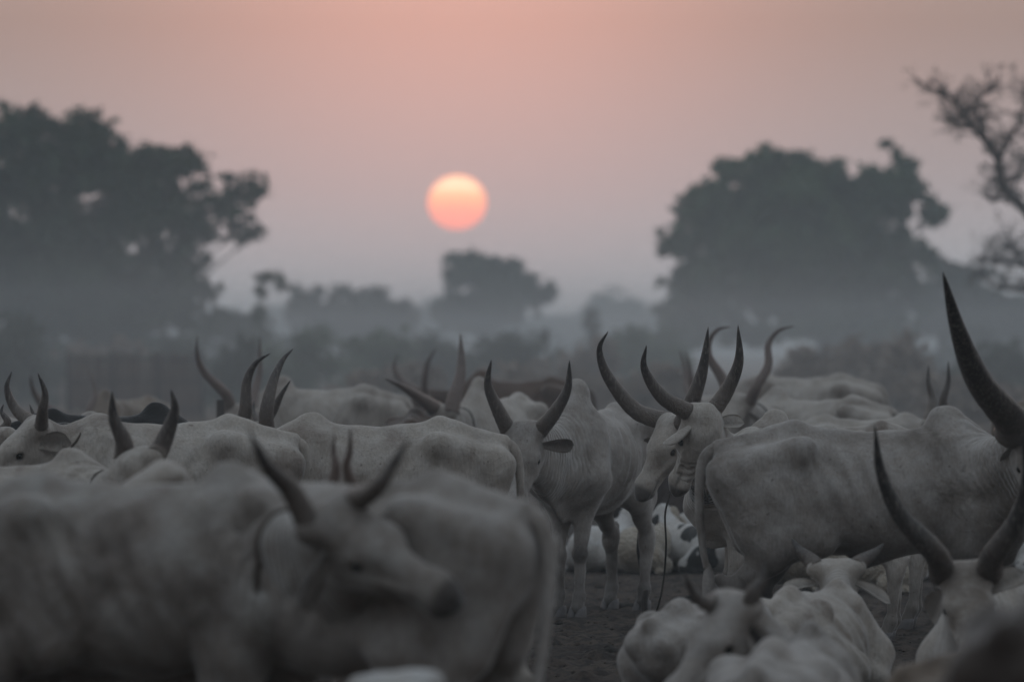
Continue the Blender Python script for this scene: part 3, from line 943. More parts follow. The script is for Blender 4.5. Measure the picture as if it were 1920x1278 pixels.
# ------------------------------------------------------------------ near blurred cattle
cow('young_cow', 'hornless pale young cow facing left between the wrinkled-neck cow and the near blurred cow', 402, 22.6, 176, ax=.28, s=.88, h=.016, hump=.2,
    poll=(306, 880, 22.4), face=(-.80, -.20, -.50), fore=(-.45, -.3, .8), ears=[((.75, -.6, .1), (-.2, -.9, 0)), None], eardark=1.2, mat='white', tail=None)
cow('long_horned_cow', 'near blurred cow side-on at left, muzzle turned right, horns spread above its face', 438, 19.5, -13, ax=.28, s=1.02, h=.014, hump=.75, hump_w=.85,
    poll=(628, 958, 18.9), face=(.78, -.40, -.47), fore=(.22, -.62, .75), hornr=.044, hs=1.02,
    horns=[hp([(706, 915), (736, 872), (768, 820)], 18.8, 18.7), hp([(545, 918), (500, 872), (466, 805)], 18.9, 18.6)], mat='lit_patches', thin=1.1, belly=.02, eardark=.1, collar=(.35, 'rope_brown', .010), tail=None)
cow('long_horned_cow', 'near blurred cow with its rump and dark hanging tail towards us, centre foreground', 1000, 19.0, 152, ax=-.75, s=1.03, h=.016, hump=-.8, thin=.9,
    poll=(.98, 0, .72), face=(-.4, .6, -.7), fore=(-.4, .7, .5), tuft='tuft_black', mat='grey')
cow('young_cow', 'young cow hidden behind the muzzle-turning cow, blurred twin horn tips side by side', 700, 23.3, 140, ax=.28, s=.80, h=.02, hump=-.4, poll=(642, 935, 23.2), face=(-.4, -.4, -.8), fore=(-.4, -.8, .4),
    hornr=.028, hmat='horn_light', horns=[hp([(650, 880), (656, 845), (657, 800)], 23.1, 23), hp([(630, 880), (625, 845), (627, 812)], 23.2, 23.2)], tail=None)
cow('lying_calf', 'pale calf lying under the near cattle with one pale ear spread out', 705, 16.9, -75, ax=.28, s=.88, h=.018, lying=True, hump=.2, poll=(742, 1280, 16.6),
    face=(.1, -.7, -.6), fore=(0, -.6, .7), ears=[((.93, -.05, .28), (0, -.85, .5)), ((-.9, 0, .22), (0, -.8, .5))], mat='bright', cat='calf', hs=1.05)

# ------------------------------------------------------------------ lying cattle at right
cow('lying_cow', 'cow lying with its back to us, ears spread flat and horns curving outward', 1572, 28.1, 62, ax=.28, s=.84, h=.012, lying=True, thin=.45, hump=.55, hump_w=.8,
    poll=(1568, 1060, 28.7), face=(.05, .75, -.65), fore=(0, .65, .75), hornr=.050, hs=1.12,
    horns=[hp([(1520, 1050), (1498, 1030), (1484, 1008)], 28.7, 28.8), hp([(1616, 1052), (1640, 1036), (1658, 1018)], 28.7, 28.8)],
    ears=[((-.98, -.05, .02), (0, -.5, .8)), ((.92, -.05, -.38), (0, -.5, .8))], collar=(.5, 'rope_brown', .006))
cow('lying_cow', 'lying cow looking back over its shoulder, dark ear and one short slanting horn, bottom right', 1520, 22.0, 74, ax=.28, s=.93, h=.013, lying=True, thin=.4, hump=.9, hump_w=.75,
    poll=(1370, 1128, 22.1), face=(-.58, -.32, -.75), fore=(-.66, -.50, .56), hornr=.040, hs=1.05,
    horns=[hp([(1412, 1112), (1428, 1088), (1433, 1058)], 22.0, 22.0), hp([(1322, 1130), (1300, 1108), (1282, 1072)], 22.1, 22.0)],
    ears=[((.45, -.70, -.45), (-.4, -.65, .2)), ((-.2, .9, -.2), (-.3, -.3, -.9))], eardark=1.3, mat='grey')
cow('lying_cow', 'pale rump of a cow lying behind the one that looks back', 1222, 26.0, 58, ax=-.70, s=.84, h=.014, lying=True, thin=.25, hump=-.4, poll=(.80, 0, .85), face=(.4, .5, -.7), fore=(.3, .7, .6), tail=None, mat='grey')
cow('lying_cow', 'grey-faced cow lying at right, looking at us between two great curved horns', 1850, 26.8, -118, ax=.28, s=1.0, h=.013, lying=True,
    poll=(1812, 1068, 25.9), face=(.02, -.70, -.72), fore=(.0, -.72, .7), hornr=.062, hmat='horn_dark', hs=1.05,
    horns=[hp([(1862, 1040), (1905, 975), (1925, 895), (1918, 815)], 25.8, 25.5), hp([(1752, 1035), (1688, 965), (1652, 885), (1640, 796)], 25.8, 25.6)],
    ears=[((.7, .3, .5), (0, -.8, .3)), ((-.2, .85, -.45), (0, -.8, .3))], mat='white')
cow('lying_cow', 'tan brown cow lying close to us at the bottom right corner', 1712, 19.8, 8, ax=-.70, s=1.05, h=.018, lying=True, mat='tan')
cow('brown_cow', 'dark brown blurred cow nearest to us, rounding up from the bottom right corner', 1925, 13.2, 60, ax=-.6, s=.93, h=.02, mat='umber', hump=.5, tail=None)
cow('lying_cow', 'very dark brown cow lying behind the roped cattle', 1300, 48.5, 180, ax=.28, s=1.15, h=.022, lying=True, mat='darkbrown')

# rope across the brow of the frontal cow, tether rope, stake
def rope_thing(label, pts, r, mat='rope'):
    C = catmull([np.asarray(p_, float) for p_ in pts], 8)
    o = tube('rope', C, [r] * len(C), M[mat], None, 8)
    return tag(o, label, 'rope')


stake = U(1208, 1187, 35.0); stake[2] = 0.0
Vs = []
sk = empty('tether_stake', tuple(stake)); tag(sk, 'short weathered wooden stake standing in the bare earth between the cattle', 'stake')
tube('post', [(0, 0, -.03), (.004, 0, .1), (.0, 0, .2), (.008, 0, .268), (.008, 0, .272)], [.021, .020, .020, .019, .016], M['wood'], sk, 9)
ring = [(.024 * math.cos(a), .024 * math.sin(a), .045 + .006 * math.sin(2 * a)) for a in np.linspace(0, 4 * math.pi, 26)]
tube('rope_knot', ring, [.006] * len(ring), M['rope'], sk, 7)
rope_thing('thin dark tether rope hanging from the nose-down cow to the wooden stake',
           [U(1256, 925, 34.8), U(1247, 965, 34.8), U(1249, 1020, 34.8), U(1245, 1080, 34.9), U(1237, 1125, 34.9), U(1226, 1158, 35.0), (stake[0] + .03, stake[1] - .01, .045)], .0062)
rope_thing('loose rope end dangling from the knot of the neck rope', [U(1313, 905, 33.0), U(1318, 912, 32.98), U(1322, 925, 32.98), U(1328, 940, 33.0)], .008)


def dung(px, py, w, hgt, label, seed):
    d = FPX * CH / (py - YH)
    c0 = U(px, py, d); c0[2] = 0
    r = np.random.default_rng(seed); f = Field()
    for k in range(26):
        a = r.uniform(0, 6.28); q = r.uniform(0, 1) ** .5
        z = hgt * (1 - q) * r.uniform(.5, 1)
        f.ball(np.array([math.cos(a) * q * w, math.sin(a) * q * w * .8, z]), r.uniform(.012, .034), None, 1, .018)
    V, F_, _ = f.mesh(.009)
    o = link('dung_pile', mesh_np('dung_pile', V, F_, True), M['dung'], None, tuple(c0))
    tag(o, label, 'dung')


dung(1145, 1228, .125, .05, 'crumbly dark dung pile on bare earth, nearest and largest', 1)
dung(1293, 1128, .10, .04, 'dark dung pile just above the lying cow back', 2)
dung(1166, 1140, .09, .03, 'flat dung pat by the hind hooves of the frontal cow', 3)
dung(1060, 1152, .05, .02, 'small dung pat left of the frontal cow hooves', 4)

# loose clods of earth : nobody could count them
def clods():
    V = []; F = []
    r = np.random.default_rng(11)
    for k in range(5200):
        d = 24 + 26 * r.random() ** 1.1
        x = r.uniform(-1.2, 3.6); s_ = r.lognormal(-4.6, .55)
        b = len(V)
        for (a, bb, c_) in ((1, 0, 0), (-1, 0, 0), (0, 1, 0), (0, -1, 0), (0, 0, 1), (0, 0, -1)):
            q = r.uniform(.6, 1.2)
            V.append((x + a * s_ * q * 1.3, d + bb * s_ * q * 1.3, c_ * s_ * q * .7 + .004))
        for t_ in ((0, 2, 4), (2, 1, 4), (1, 3, 4), (3, 0, 4), (2, 0, 5), (1, 2, 5), (3, 1, 5), (0, 3, 5)):
            F.append(tuple(b + i for i in t_))
    me = bpy.data.meshes.new('earth_clods'); me.from_pydata(V, [], F)
    tag(link('earth_clods', me, M['ground']), 'small loose clods of dry earth scattered over the camp ground', 'clods', kind='stuff')


clods()

# ------------------------------------------------------------------ sheep and goats resting behind
def small_stock(name, label, px, py, yaw, mat='wool', s=1.0, pose='lying', face=None, cat='sheep', hmat=None, ph=None):
    d = FPX * CH / (py - YH)
    loc = U(px, py, d); loc[2] = 0
    yr = R(yaw)
    root = empty(name, tuple(loc), yr, s); tag(root, label, cat, 'sheep and goats resting behind the cattle')
    f = Field(); Y = np.array([0, 1., 0])
    woolly = mat == 'wool'
    z = .20 if pose == 'lying' else .50
    f.cone((-.24, 0, z), (.20, 0, z + .02), .185, .165, Y, .95, .06)
    f.cone((-.34, 0, z + .02), (-.20, 0, z), .12, .16, Y, 1, .06)
    f.cone((.22, 0, z + .02), (.36, 0, z + .16), .13, .085, Y, .85, .06)
    if face is None: face = (.5, 0, -.85)
    fd = nrmv(face); pl = np.array([.40, 0, z + .27])
    if ph: pl = np.array(ph)
    f.cone((.30, 0, z + .10), pl - np.array([0, 0, .03]), .10, .060, Y, .85, .06)
    f.cone(pl, pl + fd * .19, .065, .036, Y, .85, .03)
    f.ball(pl + fd * .06 + np.array([0, 0, .012]), .055, None, 1, .03)
    if pose == 'lying':
        for sg in (1, -1):
            f.cone((.22, sg * .12, .12), (.40, sg * .12, .05), .06, .035, None, 1, .03)
            f.cone((.40, sg * .12, .04), (.24, sg * .12, .03), .03, .022, None, 1, .02)
            f.cone((-.25, sg * .14, .14), (-.10, sg * .19, .08), .10, .06, None, 1, .04)
            f.cone((-.10, sg * .20, .05), (-.28, sg * .21, .03), .04, .025, None, 1, .03)
    else:
        for sg in (1, -1):
            f.cone((.24, sg * .09, z - .06), (.25, sg * .08, .20), .06, .026, None, 1, .03)
            f.cone((.25, sg * .08, .20), (.26, sg * .08, .02), .024, .022, None, 1, .02)
            f.cone((-.26, sg * .09, z - .02), (-.22, sg * .09, .30), .10, .05, None, 1, .04)
            f.cone((-.22, sg * .09, .30), (-.30, sg * .08, .20), .045, .03, None, 1, .03)
            f.cone((-.30, sg * .08, .20), (-.27, sg * .08, .02), .024, .022, None, 1, .02)
    V, F_, VN = f.mesh(.013)
    if woolly:
        w_ = np.sin(V[:, 0] * 70) * np.sin(V[:, 1] * 60 + 2) * np.sin(V[:, 2] * 66) + .6 * np.sin(V[:, 0] * 110 + V[:, 2] * 90)
        V = V + VN * (w_ * .004 * (V[:, 0] < .30))[:, None]
    skin = np.zeros(len(V))
    link('body', mesh_np('body', V, F_, True, {'skin': skin, 'fold': skin, 'foldpos': skin}), M[mat], root)
    lat = np.cross([0, 0, 1.], fd); lat = nrmv(lat)
    for sg in (1, -1):
        ear(root, pl + lat * sg * .045 + fd * .01, lat * sg * .7 + np.array([0, 0, -.5]) + fd * .3, fd, M[mat], Ln=.12, W=.034, droop=.01)
        Vb, Fb = ball_mesh(pl + fd * .065 + lat * sg * .050 + np.array([0, 0, .02]), .010, 6)
        link('eye', mesh_np('eye', Vb, Fb), M['eye'], root)
    return root


small_stock('goat', 'white goat with round black patches on its face and flank, dozing beside the woolly sheep', 1306, 1076, 128, 'spotted', 1.02, face=(.45, .25, -.86), cat='goat')
small_stock('sheep', 'cream woolly sheep lying just left of the black-patched goat', 1218, 1076, 62, 'wool', .98, face=(.6, .3, -.6))
small_stock('sheep', 'white sheep lying between the legs of the frontal cow', 1132, 1072, 60, 'bright', .95)
small_stock('sheep', 'smooth white sheep behind the cream woolly sheep', 1225, 1050, 0, 'bright', .95)
small_stock('sheep', 'cream sheep under the belly of the bony cow, left of the spread-eared cow', 1500, 1108, 190, 'wool', 1.05)
small_stock('sheep', 'woolly sheep lying farther back under the bony cow', 1560, 1072, 5, 'wool', 1.15)
small_stock('goat', 'white goat with a dark belly patch lying right of the spread-eared cow', 1632, 1088, 0, 'spotted', 1.1, cat='goat')
small_stock('sheep', 'low woolly sheep in front of the dark-bellied goat', 1628, 1112, 182, 'wool', .95)
small_stock('goat', 'white goat resting at the right frame edge behind the great horns', 1890, 1085, 175, 'spotted', 1.2, cat='goat')
small_stock('sheep', 'white sheep at the right frame edge lying behind the goat', 1925, 1070, 0, 'bright', 1.1)

# ------------------------------------------------------------------ trees and bush
def leaves_mesh(C, Rr, n, size, r, flat=1.0, gap=0.0, nz=None):
    """n leaf sprays spread through ellipsoid clumps: centres C (m,3), radii Rr (m,3)"""
    vol = np.prod(Rr, axis=1) ** (2 / 3.0); pr = vol / vol.sum()
    k = r.choice(len(C), n, p=pr)
    u = r.normal(size=(n, 3)); u /= np.linalg.norm(u, axis=1)[:, None]
    rad = r.random(n) ** .38 * (1 + .16 * r.normal(size=n)) * np.where(r.random(n) < .13, r.uniform(1.0, 1.65, n), 1)
    P = C[k] + u * rad[:, None] * Rr[k]
    # drop sprays in pockets, so that the outline frays and light comes through
    if gap > 0:
        w = np.sin(P[:, 0] * 7.1 / nz + 3 + P[:, 1]) * np.sin(P[:, 2] * 6.4 / nz + 1) + np.sin(P[:, 0] * 3.7 / nz + P[:, 2] * 9.1 / nz) * .6 + np.sin(P[:, 1] * 5.6 / nz) * .5
        P = P[w > -1.35 + gap * 1.3]; n = len(P)
        k = k[:n]
    a = r.normal(size=(n, 3)); a /= np.linalg.norm(a, axis=1)[:, None]
    b = np.cross(a, r.normal(size=(n, 3))); b /= np.linalg.norm(b, axis=1)[:, None]
    sz = size * r.uniform(.6, 1.4, n)[:, None]
    a = a * sz; b = b * sz * .5
    V = np.stack([P - a, P + b, P + a, P - b], 1).reshape(-1, 3)
    F = np.arange(4 * n).reshape(-1, 4)
    cl = np.repeat(r.random(n), 4)
    return V, F, cl


def tree(name, label, d, base, top, clumps, n, size, mat, trunk_r=.3, bark='bark', cat='tree', depth=.8, gap=.25, nz=1.0, group=None, limbs=True, seed=0, lean=0, esc=1.0):
    """base: photograph column of the trunk; clumps: (px, py, rx_px, ry_px) of the crown"""
    r = np.random.default_rng(seed + 5)
    m = d / FPX
    B = U(base, 0, d); B[2] = 0
    root = empty(name, tuple(B)); tag(root, label, cat, group)
    C = []; Rr = []
    sub = []
    for cl_ in clumps:
        cx, cy_, rx, ry = cl_[:4]; airy = cl_[4] if len(cl_) > 4 else 1.0
        solid = 13 if airy == 1 else int(16 + 26 * (1 - airy))
        for k in range(solid + (10 if airy == 1 else 0)):
            a = r.uniform(0, 6.28); q = r.uniform(.0, 1) ** .6 * .98 if k < solid else r.uniform(.92, 1.22)
            dd = r.normal() * rx * m * .5 * depth
            c_ = U(cx + math.cos(a) * q * rx, cy_ + math.sin(a) * q * ry, d) - B
            c_[1] = dd
            e_ = (r.uniform(.24, .56) * esc if airy == 1 else r.uniform(.10, .28)) if k < solid else r.uniform(.08, .19)
            C.append(c_); Rr.append([rx * m * e_, rx * m * e_ * depth, ry * m * e_ * (1.0 if k < solid and airy == 1 else 1.15)])
        sub.append(U(cx, cy_, d) - B)
    C = np.array(C); Rr = np.array(Rr)
    V, F, cl = leaves_mesh(C, Rr, n, size, r, gap=gap, nz=nz)
    ck = np.sin(V[:, 0] * 2.3 / nz) * np.sin(V[:, 2] * 2.9 / nz + 1) + .5 * np.sin(V[:, 1] * 4 + V[:, 0] * 5.1 / nz)
    cl = np.clip(cl * .5 + .25 + .28 * ck, 0, 1)
    # each clump a little lighter or darker leaf
    link('crown', mesh_np('crown', V, F, False, {'clump': cl}), M[mat], root)
    tp = np.mean(sub, axis=0)
    fork = np.array([lean + tp[0] * .12, 0, max(tp[2] * .38, .8)])
    tube('trunk', catmull([np.array([0, 0, -.1]), np.array([tp[0] * .03, 0, fork[2] * .5]), fork, fork + (tp - fork) * .5], 4),
         np.linspace(trunk_r * 1.15, trunk_r * .45, 13), M[bark], root, 9)
    if limbs:
        for k, s_ in enumerate(sub):
            mid = (fork + s_) / 2 + r.normal(size=3) * .25
            s2 = s_.copy(); s2[1] = r.normal() * .8
            C_ = catmull([fork - np.array([0, 0, .2]), mid, s2], 5)
            tube('limb', C_, np.linspace(trunk_r * .28, trunk_r * .03, len(C_)), M[bark], root, 6)
            for q in range(2):
                e = s2 + r.normal(size=3) * np.array([.55, .5, .45]) * d / 260
                tube('branch', [mid * .3 + s2 * .7, (s2 + e) / 2, e], [trunk_r * .12, trunk_r * .07, .01], M[bark], root, 5)
    return root


tree('broad_tree', 'huge dark feathery tree filling the left side of the sky', 215, 205, 0,
     [(30, 290, 90, 75), (120, 270, 70, 60), (175, 290, 65, 60), (60, 380, 110, 80), (170, 400, 110, 90), (245, 335, 60, 55), (270, 340, 60, 60), (185, 560, 110, 60), (335, 330, 60, 55, .8), (400, 360, 50, 34, .6),
      (465, 345, 38, 22, .5), (440, 390, 50, 30, .5), (395, 420, 55, 34, .5), (455, 430, 38, 24, .5), (290, 430, 90, 70), (340, 480, 50, 40, .7), (60, 500, 110, 80), (200, 500, 130, 90), (300, 530, 70, 55),
      (340, 565, 40, 45), (20, 590, 60, 70), (120, 590, 90, 55), (250, 590, 80, 45), (90, 640, 110, 40, .8), (290, 640, 90, 36, .8), (-60, 350, 90, 90), (-60, 500, 90, 90), (380, 590, 26, 28, .8), (392, 545, 26, 26, .5), (405, 600, 30, 26, .7), (484, 362, 18, 14), (480, 440, 20, 12), (350, 300, 40, 26)],
     46000, .17, 'leaf', .42, seed=1, gap=.16, nz=.8)
tree('broad_tree', 'big round-headed green tree at right of the sun', 290, 1545, 0,
     [(1420, 360, 95, 65), (1500, 340, 75, 50), (1340, 400, 60, 55), (1300, 440, 55, 45), (1400, 450, 110, 80), (1570, 350, 60, 42), (1480, 450, 120, 90), (1540, 520, 130, 80), (1540, 400, 85, 65), (1640, 335, 62, 62), (1690, 330, 30, 36), (1675, 400, 60, 60), (1600, 470, 110, 80),
      (1290, 520, 55, 60), (1370, 550, 90, 60), (1480, 560, 110, 65), (1600, 570, 110, 60), (1690, 500, 50, 50), (1748, 395, 20, 22), (1270, 570, 38, 30), (1722, 360, 18, 16), (1752, 398, 22, 22), (1735, 470, 26, 24, .8), (1310, 590, 60, 30), (1400, 625, 80, 26, .8), (1640, 620, 90, 30, .8), (1290, 630, 50, 24, .8), (1450, 320, 50, 36)],
     44000, .27, 'leaf_green', .5, seed=2, gap=.10, nz=1.8, esc=.84)
tree('broad_tree', 'dark spreading tree below the sun', 420, 900, 0,
     [(880, 487, 24, 13), (918, 494, 20, 12), (960, 500, 22, 12), (870, 505, 35, 30), (905, 515, 45, 32), (950, 520, 45, 30), (985, 540, 35, 28), (900, 555, 60, 30), (950, 560, 55, 28), (1015, 545, 24, 18), (880, 590, 60, 30), (850, 490, 16, 14), (930, 600, 70, 26), (1030, 555, 14, 10)],
     11000, .30, 'leaf', .45, seed=3, gap=.25, nz=2.2)
tree('sapling', 'slender young tree with a tufted top, left of the central tree', 190, 486, 0,
     [(505, 522, 28, 9, .8), (532, 536, 14, 8, .8), (487, 548, 11, 14, .8), (498, 518, 14, 7), (486, 590, 10, 20)],
     1100, .11, 'leaf_green', .07, seed=4, gap=.1)
bare = [(580, 565, 34, 30), (640, 575, 40, 32), (705, 575, 34, 34), (745, 590, 34, 26), (590, 600, 50, 28), (660, 605, 60, 28), (730, 612, 50, 22)]
tree('shrub', 'dark ragged thicket left of the central tree', 380, 650, 0, bare, 9000, .26, 'leaf_grey', .3, seed=5, cat='bush', gap=.2, nz=2)
tree('shrub', 'low green bush at the foot of the slender tree', 240, 440, 0, [(430, 605, 34, 24), (470, 620, 40, 24), (400, 625, 30, 22)], 3000, .16, 'leaf_green', .12, seed=6, cat='bush', gap=.2)
tree('shrub', 'small dark bush on a stem beside the blue distant tree', 250, 1108, 0, [(1108, 605, 13, 24), (1112, 630, 10, 14)], 500, .13, 'leaf_grey', .06, seed=7, cat='bush')
tree('broad_tree', 'low dark tree behind the great horn at right', 330, 1760, 0,
     [(1765, 515, 26, 24), (1800, 530, 40, 30), (1840, 540, 50, 32), (1750, 570, 60, 44), (1830, 600, 80, 34), (1900, 605, 60, 40), (1738, 478, 16, 14)],
     8000, .28, 'leaf_grey', .4, seed=8, gap=.2, nz=2)


# distant wood : soft rounded trees on the horizon
far = [(1155, 575, 48, 30, 1150), (1100, 610, 40, 18, 1250), (1215, 612, 60, 20, 1200), (990, 605, 50, 18, 1300), (820, 590, 34, 24, 1150), (790, 605, 30, 20, 1200),
       (700, 590, 50, 22, 1250), (530, 600, 46, 20, 1250), (420, 605, 40, 22, 1150), (600, 605, 60, 18, 1300), (1060, 608, 40, 14, 1350), (1320, 610, 70, 24, 1300), (1850, 600, 80, 34, 1200), (280, 610, 90, 24, 1250), (60, 600, 100, 28, 1250)]
names = ['rounded blue distant tree right of the sun', 'low distant tree left of the rounded blue tree', 'distant tree reaching behind the big round tree', 'distant tree under the right side of the central tree',
         'pale distant tree under the left side of the central tree', 'pale distant tree left of the central tree', 'distant tree behind the ragged thicket', 'distant tree behind the slender young tree',
         'distant tree against the edge of the huge left tree', 'distant tree between slender tree and thicket', 'small gap-filling tree far off right of the central tree', 'distant tree behind the foot of the big round tree',
         'distant tree behind the right hand thicket', 'distant tree seen through the trunks at left', 'distant tree at the far left horizon']
for i, (x_, y_, rx, ry, d_) in enumerate(far):
    tree('distant_tree', names[i], d_, x_, 0, [(x_, y_, rx, ry), (x_ - rx * .5, y_ + ry * .6, rx * .7, ry * .9), (x_ + rx * .5, y_ + ry * .6, rx * .7, ry * .9), (x_, 640 - 3, rx, 16)],
         2600, .75, 'leaf_far', .5, seed=20 + i, gap=0, limbs=False, group='trees on the far horizon')

# thorn scrub in the middle distance
r_ = np.random.default_rng(77)
k_ = 0
sides = ['left', 'right']
for (x_, top, wid, d_, mt, lb) in [
        (560, 625, 120, 300, 'leaf_grey', 'wide hazy bush at the foot of the ragged thicket'),
        (760, 632, 120, 330, 'leaf_grey', 'hazy bush left of the central tree foot'),
        (930, 622, 130, 320, 'leaf_grey', 'hazy bush round the foot of the central tree'),
        (1120, 628, 120, 340, 'leaf_far', 'hazy bush below the rounded blue tree'),
        (1230, 632, 90, 300, 'leaf_grey', 'hazy bush at the left edge of the big round tree'),
        (430, 628, 90, 280, 'leaf_grey', 'hazy bush under the slender young tree'),
        (1700, 615, 120, 280, 'leaf_grey', 'hazy bush right of the big round tree'),
        (1880, 618, 120, 260, 'leaf_grey', 'hazy bush under the leafless tree'),
        (180, 630, 140, 230, 'leaf_grey', 'hazy bush at the foot of the huge left tree'),
        (0, 625, 120, 240, 'leaf_grey', 'hazy bush at the far left foot of the huge tree'),
        (-20, 600, 90, 150, 'leaf_grey', 'grey green bush at the left frame edge beside the fence'),
        (60, 620, 60, 170, 'leaf_grey', 'ragged bush under the huge left tree'),
        (180, 640, 90, 175, 'drybrush', 'dry brown brush behind the left half of the reed fence'),
        (330, 640, 80, 180, 'leaf_grey', 'grey brush behind the right half of the reed fence'),
        (430, 640, 60, 150, 'leaf_grey', 'bush between the reed fence and the far profile cow'),
        (560, 618, 80, 165, 'bush_green', 'greenish bush above the far profile cow back'),
        (690, 618, 95, 175, 'bush_green', 'wide green bush left of the crossed far horns'),
        (800, 626, 80, 190, 'leaf_grey', 'grey bush behind the straight-up horn'),
        (960, 628, 95, 180, 'leaf_grey', 'smoky bush above the frontal cow'),
        (1080, 640, 80, 170, 'drybrush', 'dry brush behind the brown far cow'),
        (1205, 618, 85, 200, 'bush_green', 'green bush left of the big round tree trunk'),
        (1260, 610, 50, 230, 'bush_green', 'bush tucked under the left skirts of the big round tree'),
        (1640, 628, 80, 150, 'drybrush', 'dry thicket right of the big trunk'),
        (1540, 655, 70, 140, 'drybrush', 'dry thicket at the foot of the big trunk'),
        (1730, 640, 75, 140, 'drybrush', 'dry brush behind the twin slim horn tips'),
        (1850, 640, 90, 160, 'leaf_grey', 'grey bush right of the great dark horn'),
        (700, 690, 120, 130, 'drybrush', 'low dry brush behind the far profile cow'),
        (1000, 690, 120, 135, 'drybrush', 'low dry brush behind the far bony cow'),
        (1230, 690, 100, 130, 'drybrush', 'low dry brush behind the lyre horns'),
        (1800, 700, 120, 125, 'drybrush', 'low dry brush at the right edge')]:
    yb = YH + CH * FPX / d_
    hh = (yb - top)
    cl_ = [(x_ + r_.uniform(-.6, .6) * wid, top + hh * q, wid * .55, hh * .30) for q in (.28, .35, .5, .6, .72)]
    tree('bush', lb, d_, x_, 0, cl_, 2600, .13, mt, .08, seed=60 + k_, cat='bush', gap=.15, depth=.8); k_ += 1

# bare tree at the right edge with tufts of leaves
def bare_tree():
    d = 118.0
    B = U(2010, 0, d); B[2] = 0
    root = empty('bare_tree', tuple(B)); tag(root, 'nearly leafless gnarled tree reaching in from the right frame edge', 'tree')
    Q = lambda px, py, dy=0: U(px, py, d) - B + np.array([0, dy, 0])
    r = np.random.default_rng(9)
    tube('trunk', catmull([np.array([0, 0, -.1]), Q(2005, 650), Q(1985, 520), Q(1950, 430)], 6), np.linspace(.34, .17, 19), M['bark_dark'], root, 10)
    limbs = [([(1950, 430), (1915, 385), (1878, 350), (1872, 300), (1848, 262), (1822, 238), (1800, 205), (1782, 182), (1738, 163)], .15),
             ([(1872, 300), (1893, 262), (1915, 220), (1925, 170)], .085),
             ([(1848, 262), (1838, 225), (1835, 190), (1858, 160)], .06),
             ([(1822, 238), (1800, 236), (1786, 222)], .05),
             ([(1878, 350), (1905, 330), (1925, 300)], .07),
             ([(1915, 385), (1885, 372), (1866, 378)], .06),
             ([(1985, 520), (1930, 500), (1880, 492), (1835, 488)], .09),
             ([(1930, 500), (1905, 478), (1890, 455)], .05),
             ([(1985, 560), (1930, 545), (1880, 540), (1840, 520)], .08)]
    tufts = []
    for pts, r0 in limbs:
        P = [Q(x, y, r.normal() * .15) for x, y in pts]
        C = catmull(P, 5)
        tube('limb', C, np.linspace(r0 * .8, max(.012, r0 * .18), len(C)), M['bark_dark'], root, 7)
        for i in range(3, len(C), 1):
            for q in range(3):
                dv = r.normal(size=3); dv[2] = abs(dv[2]) * .9 - .1
                dv /= np.linalg.norm(dv); ln = r.uniform(.18, .55)
                m1 = C[i] + dv * ln * .5 + r.normal(size=3) * .06; e = C[i] + dv * ln + r.normal(size=3) * .09
                tube('twig', [C[i], m1, e], [.022, .014, .006], M['bark_dark'], root, 4)
                for z_ in range(2):
                    e2 = e + r.normal(size=3) * .16 + np.array([0, 0, .06])
                    if r.random() < .5: tufts.append(e2)
                    if r.random() < .35: tube('twig', [m1, (m1 + e2) / 2 + r.normal(size=3) * .03, e2], [.012, .009, .004], M['bark_dark'], root, 4)
    # gather the twigs in one piece beyond the countable ones
    C = np.array(tufts); V, F, cl = leaves_mesh(C, np.full((len(C), 3), .11), 3000, .032, r)
    link('leaf_tufts', mesh_np('leaf_tufts', V, F, False, {'clump': cl}), M['leaf_grey'], root)


bare_tree()

# ------------------------------------------------------------------ reed fence behind the herd
def reed_fence():
    d = 135.0
    x0 = (128 - 960) / FPX * d; x1 = (380 - 960) / FPX * d
    root = empty('reed_fence', ((x0 + x1) / 2, d, 0)); tag(root, 'brown reed fence of upright stalks below the huge left tree', 'fence')
    n = 90; w = (x1 - x0) / n
    r = np.random.default_rng(5)
    ht = (CH - (662 - YH) / FPX * d)
    meshes = []
    for k in range(4):
        V, F = tube_arrays([(0, 0, 0), (.01 * (k - 1), 0, ht * .5), (.006, .01 * k, ht)], [.026, .024, .018], 6)
        me = bpy.data.meshes.new('reed'); me.from_pydata([tuple(v) for v in V], [], fix_tri(F)); me.materials.append(M['reed']); meshes.append(me)
    for i in range(n):
        o = bpy.data.objects.new('reed', meshes[r.integers(4)]); COL.objects.link(o); o.parent = root
        o.location = (-(x1 - x0) / 2 + (i + .5) * w, r.normal() * .015, 0); o.rotation_euler = (0, r.normal() * .015, r.uniform(0, 6)); o.scale = (1.15, 1.15, 1 + r.normal() * .03)
    for z_ in (.35, 1.0, 1.5):
        tube('rail', [(-(x1 - x0) / 2 - .05, -.05, z_), (0, -.055, z_ + .02), ((x1 - x0) / 2 + .05, -.05, z_)], [.03] * 3, M['wood'], root, 6)
    for t_ in (-.5, -.17, .17, .5):
        tube('post', [(t_ * (x1 - x0), -.1, -.05), (t_ * (x1 - x0), -.1, ht + .06)], [.05, .045], M['wood'], root, 8)


reed_fence()
pp = U(413, 0, 46); pp[2] = 0
o = tube('wooden_post', [(0, 0, -.02), (.005, 0, .6), (0, 0, 1.34), (0, 0, 1.345)], [.036, .034, .032, .025], M['wood'], None, 9); o.location = tuple(pp)
tag(o, 'rough wooden post standing left of the far profile cow', 'post')

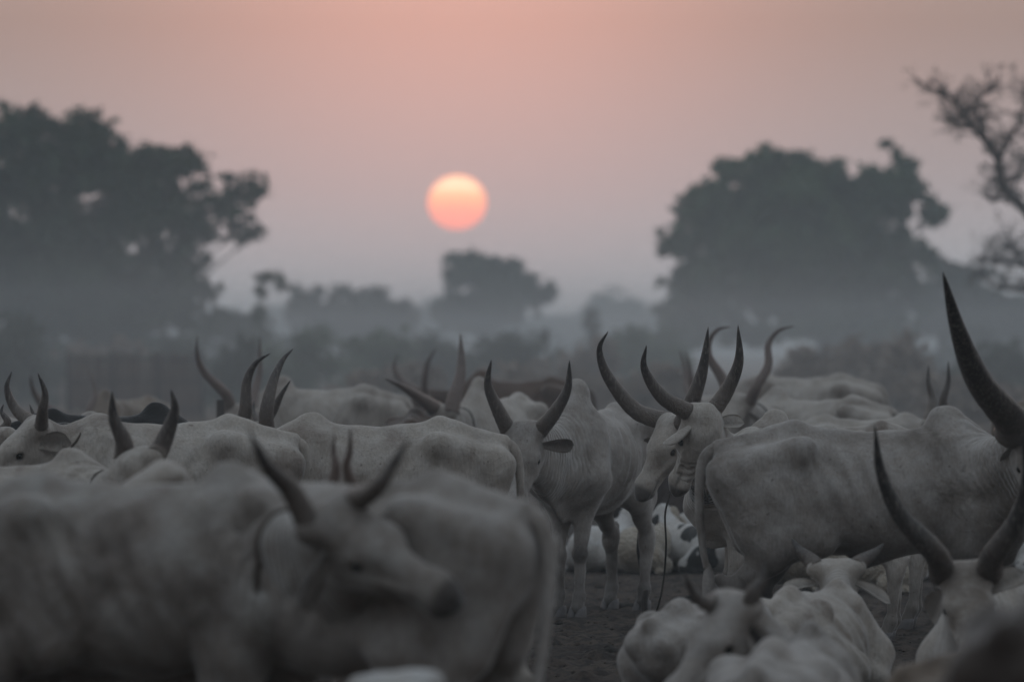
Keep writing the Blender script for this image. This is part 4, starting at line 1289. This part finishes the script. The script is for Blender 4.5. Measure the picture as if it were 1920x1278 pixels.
# dry grass beyond the camp
def grass():
    r = np.random.default_rng(21)
    n = 26000
    d = 90 + 260 * r.random(n) ** 1.3
    x = (r.uniform(-150, 2070, n) - 960) / FPX * d
    h_ = r.uniform(.12, .42, n) * (.6 + .8 * (np.sin(x * .5 + 1) * np.sin(d * .11) > 0))
    wv = r.uniform(.03, .09, n); a = r.uniform(0, 3.14, n)
    dx = np.cos(a) * wv; dy = np.sin(a) * wv; lx = r.normal(size=n) * .08
    V = np.stack([np.stack([x - dx, d - dy, np.zeros(n)], 1), np.stack([x + dx, d + dy, np.zeros(n)], 1), np.stack([x + lx, d, h_], 1)], 1).reshape(-1, 3)
    V[:, 2] -= .02
    F = np.arange(3 * n).reshape(-1, 3)
    tag(link('dry_grass', mesh_np('dry_grass', V, F, False, {'clump': np.repeat(r.random(n), 3)}), M['drybrush']),
        'dry straw coloured grass beyond the cattle camp', 'grass', kind='stuff')


grass()

# ------------------------------------------------------------------ the low sun
ds = 5200.0
c = np.array([ds * SUN_AZ, ds, CH + ds * SUN_EL]); rs = ds * 55.0 / FPX
V, F = ball_mesh((0, 0, 0), rs, 24, (1, 1, .93))
me = bpy.data.meshes.new('sun'); me.from_pydata([tuple(v) for v in V], [], [tuple(int(i) for i in f) for f in F])
me.polygons.foreach_set('use_smooth', [True] * len(me.polygons))
so = link('sun', me, M['sun'], None, tuple(c)); tag(so, 'glowing orange disc of the low sun hanging over the central tree', 'sun')

# ------------------------------------------------------------------ haze and the smoke lying on the camp
def vol_box(name, x0, x1, y0, y1, z0, z1, dens, col, label, aniso=0.0):
    V = [(x, y, z) for x in (x0, x1) for y in (y0, y1) for z in (z0, z1)]
    F = [(0, 1, 3, 2), (4, 6, 7, 5), (0, 4, 5, 1), (2, 3, 7, 6), (0, 2, 6, 4), (1, 5, 7, 3)]
    me = bpy.data.meshes.new(name); me.from_pydata(V, [], F)
    m = bpy.data.materials.new(name); m.use_nodes = True; nt = m.node_tree; nt.nodes.clear()
    o = N(nt, 'ShaderNodeOutputMaterial'); p_ = N(nt, 'ShaderNodeVolumePrincipled')
    p_.inputs['Color'].default_value = tuple(col) + (1,); p_.inputs['Density'].default_value = dens; p_.inputs['Anisotropy'].default_value = aniso
    L(nt, p_.outputs[0], o.inputs['Volume'])
    ob = link(name, me, m); tag(ob, label, 'haze', kind='stuff'); return ob


vol_box('haze', -800, 800, -80, 3400, -1.3, 15.5, .00085, (.68, .89, 1.0), 'thin evening haze over the whole plain', .6)
vol_box('smoke', -300, 300, 21.5, 420, -.5, 3.9, .0022, (.88, .93, .98), 'dung fire smoke lying low over the camp', .35)
